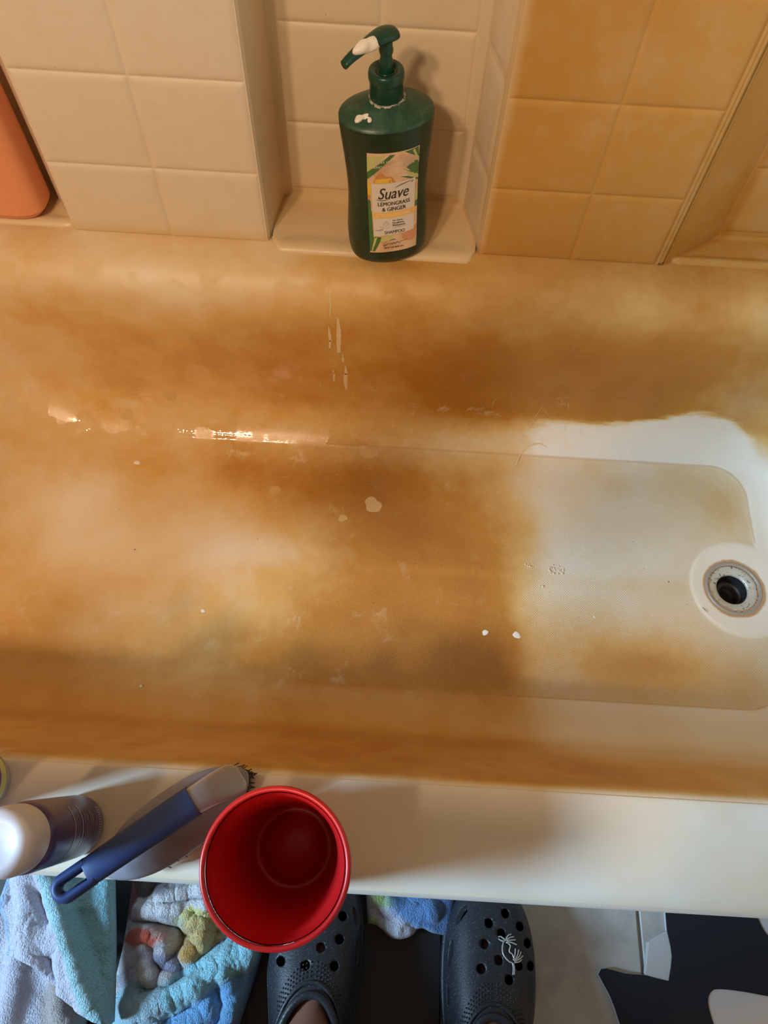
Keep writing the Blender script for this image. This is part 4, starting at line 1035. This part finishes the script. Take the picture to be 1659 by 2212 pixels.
LAT = [0.0005, .016, .029, .0415, .0505, .0545, .0540, .048, .042, .037, .027, .0005]
HGT = [0.004, .013, .021, .033, .0440, .0520, .0600, .067, .07, .07, .07, .07]
def outl(s):
    f = lambda A: float(np.interp(s, dense_s, np.interp(dense_s, S_, A)))
    return float(np.interp(s, DS, DM)), float(np.interp(s, DS, DL)), float(np.interp(s, DS, DH))
_c = catmull(list(zip(S_, MED, LAT, HGT)), 300)
DS, DM, DL, DH = _c[:, 0], np.maximum(_c[:, 1], .0004), np.maximum(_c[:, 2], .0004), _c[:, 3]
def bool_cut(o, cutter):
    md = o.modifiers.new('sol', 'SOLIDIFY'); md.thickness = 0.0040; md.offset = -1
    bo = o.modifiers.new('cut', 'BOOLEAN'); bo.operation = 'DIFFERENCE'; bo.object = cutter; bo.solver = 'EXACT'
    bpy.context.view_layer.update(); dg = bpy.context.evaluated_depsgraph_get()
    me_ = bpy.data.meshes.new_from_object(o.evaluated_get(dg)); o.modifiers.clear(); old = o.data; o.data = me_; bpy.data.meshes.remove(old)
    bpy.data.objects.remove(cutter, do_unlink=True)
def make_clog(name, label, loc, yaw, mirror, holes, slots):
    R = empty(name, loc, (0, 0, yaw)); tag(R, label, 'shoe', 'the pair of black clogs')
    sg = -1 if mirror else 1
    def surf(s, th, lift=0.0):
        m_, l_, h_ = outl(s); c_, s2 = math.cos(th), math.sin(th)
        hw = l_ if c_ >= 0 else m_; e = 2.5
        return Vector((sg*hw*abs(c_)**(2/e)*(1 if c_ >= 0 else -1), -s, 0.021+(h_+lift)*abs(s2)**(2/e)))
    def end(th): return 0.132+0.075*abs(math.cos(th))**1.7
    def fn(u, v):
        th = PI*v; return surf(0.0005+(end(th)-.0005)*u**1.25, th)
    V, F = grid(fn, 44, 44)
    if mirror: F = [f[::-1] for f in F]
    up_ = mesh_obj('upper', V, F, M_CLOG, R)
    bm = bmesh.new(); bm.from_mesh(up_.data); bmesh.ops.recalc_face_normals(bm, faces=bm.faces[:])
    fz = [f for f in bm.faces if abs(f.calc_center_median().y+.09) < .01 and f.calc_center_median().z > .06]
    if fz and fz[0].normal.z < 0: bmesh.ops.reverse_faces(bm, faces=bm.faces[:])
    bm.to_mesh(up_.data); bm.free()
    cut = []
    inv = Matrix.Rotation(-yaw, 3, 'Z')
    for (hx, hy) in holes:
        q = inv @ Vector((hx-loc[0], hy-loc[1], 0)); V, F = lathe([(0.00001, 0.026), (0.0050, 0.026), (0.0050, 0.13), (0.00001, 0.13)], 16)
        V = [(a_+q.x, b_+q.y, c_) for a_, b_, c_ in V]; cut.append((V, F))
    for (s0, s1) in slots:
        pth = [(sg*-0.060, -s0, 0.045), (sg*-0.060, -s1, 0.047)]
        bmx = []
        L_ = s1-s0
        vv = []
        for xx in (-0.075, -0.028):
            for k in range(16):
                a = 2*PI*k/16; vv.append((sg*xx, -(s0+s1)/2+L_/2*math.cos(a)*abs(math.cos(a))**-.4 if abs(math.cos(a)) > 1e-3 else -(s0+s1)/2, 0.049+0.0032*math.sin(a)))
        ff = [(k, (k+1) % 16, 16+(k+1) % 16, 16+k) for k in range(16)]+[tuple(range(16))[::-1], tuple(range(16, 32))]
        cut.append((vv, ff))
    co = mesh_obj('cutter', *merge(cut), None, None, smooth=False)
    bm = bmesh.new(); bm.from_mesh(co.data); bmesh.ops.remove_doubles(bm, verts=bm.verts, dist=1e-6); bmesh.ops.recalc_face_normals(bm, faces=bm.faces[:]); bm.to_mesh(co.data); bm.free()
    co.location = loc; co.rotation_euler = (0, 0, yaw)
    bool_cut(up_, co)
    # rolled collar round the opening and a second ridge in front of it
    for k, (ds, rad, ex) in enumerate(((0.0, 0.0042, 0.06), (-0.011, 0.0022, 0.16))):
        pth = []
        for j in range(41):
            th = PI*(ex+(1-2*ex)*j/40); pth.append(surf(end(th)+ds, th, 0.0006))
        mesh_obj('collar_roll' if k == 0 else 'collar_ridge', *tube(pth, rad, 10), M_CLOG, R)
    # rows of grip nubs
    nb = []
    for r_ in range(4):
        for j in range(26):
            th = PI*(.27+.46*j/25); p = surf(end(th)-0.0165-0.0042*r_, th, 0.0005)
            nb.append(grid(lambda u, v: (p.x+.0011*math.cos(2*PI*u)*math.cos(v*PI/2), p.y+.0011*math.sin(2*PI*u)*math.cos(v*PI/2), p.z+.0010*math.sin(v*PI/2)), 5, 2, close_u=True))
    tag(mesh_obj('grip_nubs', *merge(nb), M_CLOG, R), kind='stuff')
    # sole and heel wall
    pts = []
    ss = np.concatenate([np.linspace(0, .02, 10), np.linspace(.03, .25, 24), np.linspace(.255, .276, 10)])
    for s in ss: m_, l_, h_ = outl(s); pts.append((sg*(l_+.002), -s))
    for s in ss[::-1]: m_, l_, h_ = outl(s); pts.append((-sg*(m_+.002), -s))
    V = []; F = []; n = len(pts)
    for zz, k in ((0.0, .93), (0.004, .985), (0.012, 1.0), (0.020, 1.0), (0.0245, .985)):
        for (a_, b_) in pts: V.append((a_*k, -0.138+(b_+.138)*(k*.5+.5), zz))
    for i in range(4):
        for j in range(n): F.append((i*n+j, i*n+(j+1) % n, (i+1)*n+(j+1) % n, (i+1)*n+j))
    F.append(tuple(range(n))[::-1]); F.append(tuple(range(4*n, 5*n)))
    so = mesh_obj('sole', V, F, M_CLOG, R)
    bm = bmesh.new(); bm.from_mesh(so.data); bmesh.ops.recalc_face_normals(bm, faces=bm.faces[:]); bm.to_mesh(so.data); bm.free()
    hp = []
    sh = np.linspace(.17, .2755, 26)
    hp = [(outl(s)[1]*sg, -s) for s in sh]+[(-outl(s)[0]*sg, -s) for s in sh[::-1]]
    V = []; F = []
    for (a_, b_) in hp:
        hz = 0.022+0.048*sstep(.16, .20, -b_)-0.012*float(sstep(.2, .25, -b_))
        for k, zz in ((1.0, .020), (1.0, hz), (.9, hz), (.9, .020)): V.append((a_*k, -.2+(b_+.2)*(k*.6+.4), zz))
    L_ = len(hp)
    for i in range(L_-1):
        for j in range(4): F.append((4*i+j, 4*i+(j+1) % 4, 4*i+4+(j+1) % 4, 4*i+4+j))
    mesh_obj('heel_wall', V, F, M_CLOG, R)
    return R, surf, inv
RC_LOC = (0.1535, 0.026, 0.0); RC_YAW = math.radians(-2.5)
LC_LOC = (-0.0480, 0.0365, 0.0052); LC_YAW = math.radians(1.0)
RH = [(0.1668, -0.0092), (0.1468, -0.0199), (0.1831, -0.0216), (0.1403, -0.0404), (0.1555, -0.055), (0.136, -0.0639), (0.1783, -0.0591), (0.1935, -0.0596), (0.1662, -0.0726), (0.1913, -0.0378), (0.1606, -0.0295)]
LHo = [(-0.0192, -0.0216), (-0.021, -0.0441), (-0.0406, -0.0526), (-0.0245, -0.0691), (-0.0556, -0.0698), (-0.0834, -0.0682)]
RCL, rsurf, rinv = make_clog('clog', 'speckled black foam clog with a skeleton-hands charm', RC_LOC, RC_YAW, False, RH, [(.030, .050), (.068, .092), (.108, .130)])
LCL, lsurf, linv = make_clog('clog', 'speckled black foam clog under the cup with a white cow charm', LC_LOC, LC_YAW, True, LHo, [(.05, .07), (.085, .105)])
# charms
M_BONE = plain('silver_charm', (0.62, 0.60, 0.55), 0.35, Metallic=0.3)
def on_upper(surf, inv, loc, hx, hy, sg, lift):
    q = inv @ Vector((hx-loc[0], hy-loc[1], 0)); s = -q.y; m_, l_, h_ = outl(s)
    xx = q.x*sg; hw = l_ if xx >= 0 else m_; c_ = min(.999, abs(xx)/hw); e = 2.5
    return Vector((q.x, q.y, 0.021+h_*(1-c_**e)**(1/e)+lift))
def rch(pts, lift=0.003): return [on_upper(rsurf, rinv, RC_LOC, a_, b_, 1, lift) for a_, b_ in pts]
ch = []
cx0, cy0 = 0.1665, -0.044
def cpx(u, v): return (cx0+u*.00047, cy0-v*.00047)     # u right, v down, millimetre-like units
bones = [[(-22, -20), (-12, -16), (-4, -18)], [(-10, -16), (-14, -2), (-12, 12), (0, 24), (8, 26)], [(-4, -14), (6, -8), (2, 4), (10, 10), (14, 22)], [(8, 26), (10, 36), (8, 50)], [(11, 27), (13, 38), (11, 50)],
         [(-4, -18), (6, -24), (16, -26)], [(-2, -17), (8, -19), (20, -20)], [(-2, -15), (10, -14), (22, -10)], [(-4, -20), (2, -28), (10, -31)], [(-6, -19), (-16, -25), (-22, -24)],
         [(12, 22), (22, 12), (26, 0)], [(13, 23), (26, 14), (32, 4)], [(14, 24), (28, 18), (36, 12)], [(11, 21), (16, 10), (18, -2)], [(14, 26), (26, 24), (32, 20)]]
for b_ in bones:
    pp = catmull(b_, 12); P3 = rch([cpx(u, v) for u, v in pp]); rad = [0.00068*(0.75+0.45*abs(math.cos(i*1.4))) for i in range(12)]
    ch.append(tube(P3, rad, 6))
cho = mesh_obj('charm', *merge(ch), M_BONE, RCL); cho['label'] = 'silver skeleton-hands shoe charm'
lc = [on_upper(lsurf, linv, LC_LOC, a_, b_, -1, .0022) for a_, b_ in [(-.0770+.009*math.cos(t_)*(1+.18*math.sin(4*t_)), -.0445+.011*math.sin(t_)*(1+.12*math.sin(3*t_))) for t_ in np.linspace(0, 2*PI, 40)[:-1]]]
cc = sum(lc, Vector())/len(lc)
V = lc+[p-Vector((0, 0, .0022)) for p in lc]+[cc+Vector((0, 0, .0008))]; n = len(lc)
F = [(2*n, i, (i+1) % n) for i in range(n)]+[(i, n+i, n+(i+1) % n, (i+1) % n) for i in range(n)]
cm = mesh_obj('charm', V, F, plain('white_charm', (0.72, 0.70, 0.66), .4), LCL, smooth=False); cm['label'] = 'white and black shoe charm'
for k, (a_, b_, r_) in enumerate(((-.080, -.049, .0022), (-.0745, -.052, .0018), (-.0725, -.046, .0016), (-.079, -.054, .0015))):
    q = on_upper(lsurf, linv, LC_LOC, a_, b_, -1, .0034); mesh_obj('charm_spot', *blot(q.x, q.y, r_, q.z, 200+k, .9, 10, .0003), M_PIPE, cm)

# ------------------------------------------------------------------ the person standing in the clogs (bare ankles; the rest is above and behind the frame)
def build_person():
    J = {}; E = []
    def j(n_, p, r, par=None):
        J[n_] = (p, r); 
        if par: E.append((par, n_))
    j('pelvis', (-0.02, -0.41, 0.90), (.150, .11))
    j('belly', (-0.08, -0.405, 1.04), (.155, .105), 'pelvis'); j('chest', (-0.08, -0.36, 1.22), (.165, .11), 'belly'); j('collar', (-0.05, -0.305, 1.36), (.085, .07), 'chest')
    j('neck', (-0.05, -0.275, 1.43), (.048, .05), 'collar'); j('jaw', (-0.05, -0.235, 1.49), (.058, .068), 'neck'); j('head', (-0.05, -0.225, 1.565), (.073, .088), 'jaw'); j('crown', (-0.05, -0.25, 1.63), (.05, .055), 'head')
    for s, ax, tx, z0 in ((-1, -0.049, -0.049, .0052), (1, 0.150, 0.152, 0.0)):
        n_ = 'L' if s < 0 else 'R'; hx = 0.020+s*.085; ty = .0365 if s < 0 else .026
        j(n_+'thigh', (hx, -0.385, 0.80), (.088, .088), 'pelvis'); j(n_+'knee', ((hx+ax)/2+.002*s, -0.275, 0.485), (.056, .058), n_+'thigh'); j(n_+'calf', (ax, -0.275, 0.34), (.054, .056), n_+'knee')
        j(n_+'ankle', (ax, ty-0.212, 0.105+z0), (.032, .034), n_+'calf'); j(n_+'instep', (ax, ty-0.158, 0.058+z0), (.030, .024), n_+'ankle'); j(n_+'ball', (tx, ty-0.095, 0.040+z0), (.030, .013), n_+'instep'); j(n_+'toe', (tx, ty-0.055, 0.036+z0), (.020, .009), n_+'ball')
        j(n_+'shoulder', (-0.05+s*.170, -0.335, 1.335), (.056, .055), 'collar'); j(n_+'elbow', (-0.04+s*.29, -0.300, 1.095), (.042, .042), n_+'shoulder'); j(n_+'wrist', (0.02+s*.105, -0.085, 1.075), (.026, .024), n_+'elbow')
        j(n_+'palm', (0.012+s*.070, -0.055, 1.080), (.030, .016), n_+'wrist')
        for q, (dx, dy, dz, L) in enumerate(((-.6, .5, .55, .034), (-.8, .35, .35, .040), (-.85, .25, .1, .042), (-.8, .2, -.15, .034), (-.1, .3, .95, .030))):
            f1 = Vector((0.012+s*.062, -0.045, 1.078+.012*(1.5-q if q < 4 else 1.2))); d_ = Vector((dx*s, dy, dz)).normalized()
            j(n_+'f%da' % q, tuple(f1+d_*L*.4), (.009, .009), n_+'palm'); j(n_+'f%db' % q, tuple(f1+d_*L+Vector((0, .004, .006))), (.0075, .0075), n_+'f%da' % q)
    names = list(J); ix = {n_: i for i, n_ in enumerate(names)}
    me_ = bpy.data.meshes.new('body'); me_.from_pydata([J[n_][0] for n_ in names], [(ix[a_], ix[b_]) for a_, b_ in E], []); me_.update()
    o = bpy.data.objects.new('body', me_); COL.objects.link(o)
    sk = o.modifiers.new('skin', 'SKIN'); sk.use_smooth_shade = True
    ly = me_.skin_vertices[0] if len(me_.skin_vertices) else None
    if ly is None:
        bpy.context.view_layer.objects.active = o; bpy.ops.mesh.customdata_skin_add(); ly = me_.skin_vertices[0]
    for i, n_ in enumerate(names): ly.data[i].radius = J[n_][1]; ly.data[i].use_root = (n_ == 'pelvis')
    sb = o.modifiers.new('sub', 'SUBSURF'); sb.levels = 2; sb.render_levels = 2
    bpy.context.view_layer.update(); dg = bpy.context.evaluated_depsgraph_get()
    m2 = bpy.data.meshes.new_from_object(o.evaluated_get(dg)); o.modifiers.clear(); o.data = m2; bpy.data.meshes.remove(me_)
    m2.polygons.foreach_set('use_smooth', [True]*len(m2.polygons))
    t = NT('skin_and_clothes'); p = t.pos(); sx = t.n('ShaderNodeSeparateXYZ'); t.l(p, sx.inputs[0]); zc = sx.outputs[2]
    skin = t.mix(t.noise(60, 4), (0.20, 0.085, 0.055), (0.26, 0.12, 0.08)); cloth = t.mix(t.noise(300, 3), (0.03, 0.032, 0.04), (0.05, 0.052, 0.06))
    yb = sx.outputs[1]
    m1 = t.math('MULTIPLY', t.math('GREATER_THAN', zc, 0.46), t.math('LESS_THAN', zc, 1.40)); m1 = t.math('MULTIPLY', m1, t.math('LESS_THAN', yb, -0.20))
    hair = t.math('MULTIPLY', t.math('GREATER_THAN', zc, 1.52), t.math('LESS_THAN', yb, -0.19))
    c = t.mix(m1, skin, cloth); c = t.mix(hair, c, (0.015, 0.01, 0.008)); t.set(Base_Color=c, Roughness=0.55)
    m2.materials.clear(); m2.materials.append(t.m)
    return o
person = build_person(); person.name = 'person'; tag(person, 'person standing at the tub with bare ankles in black clogs', 'person')
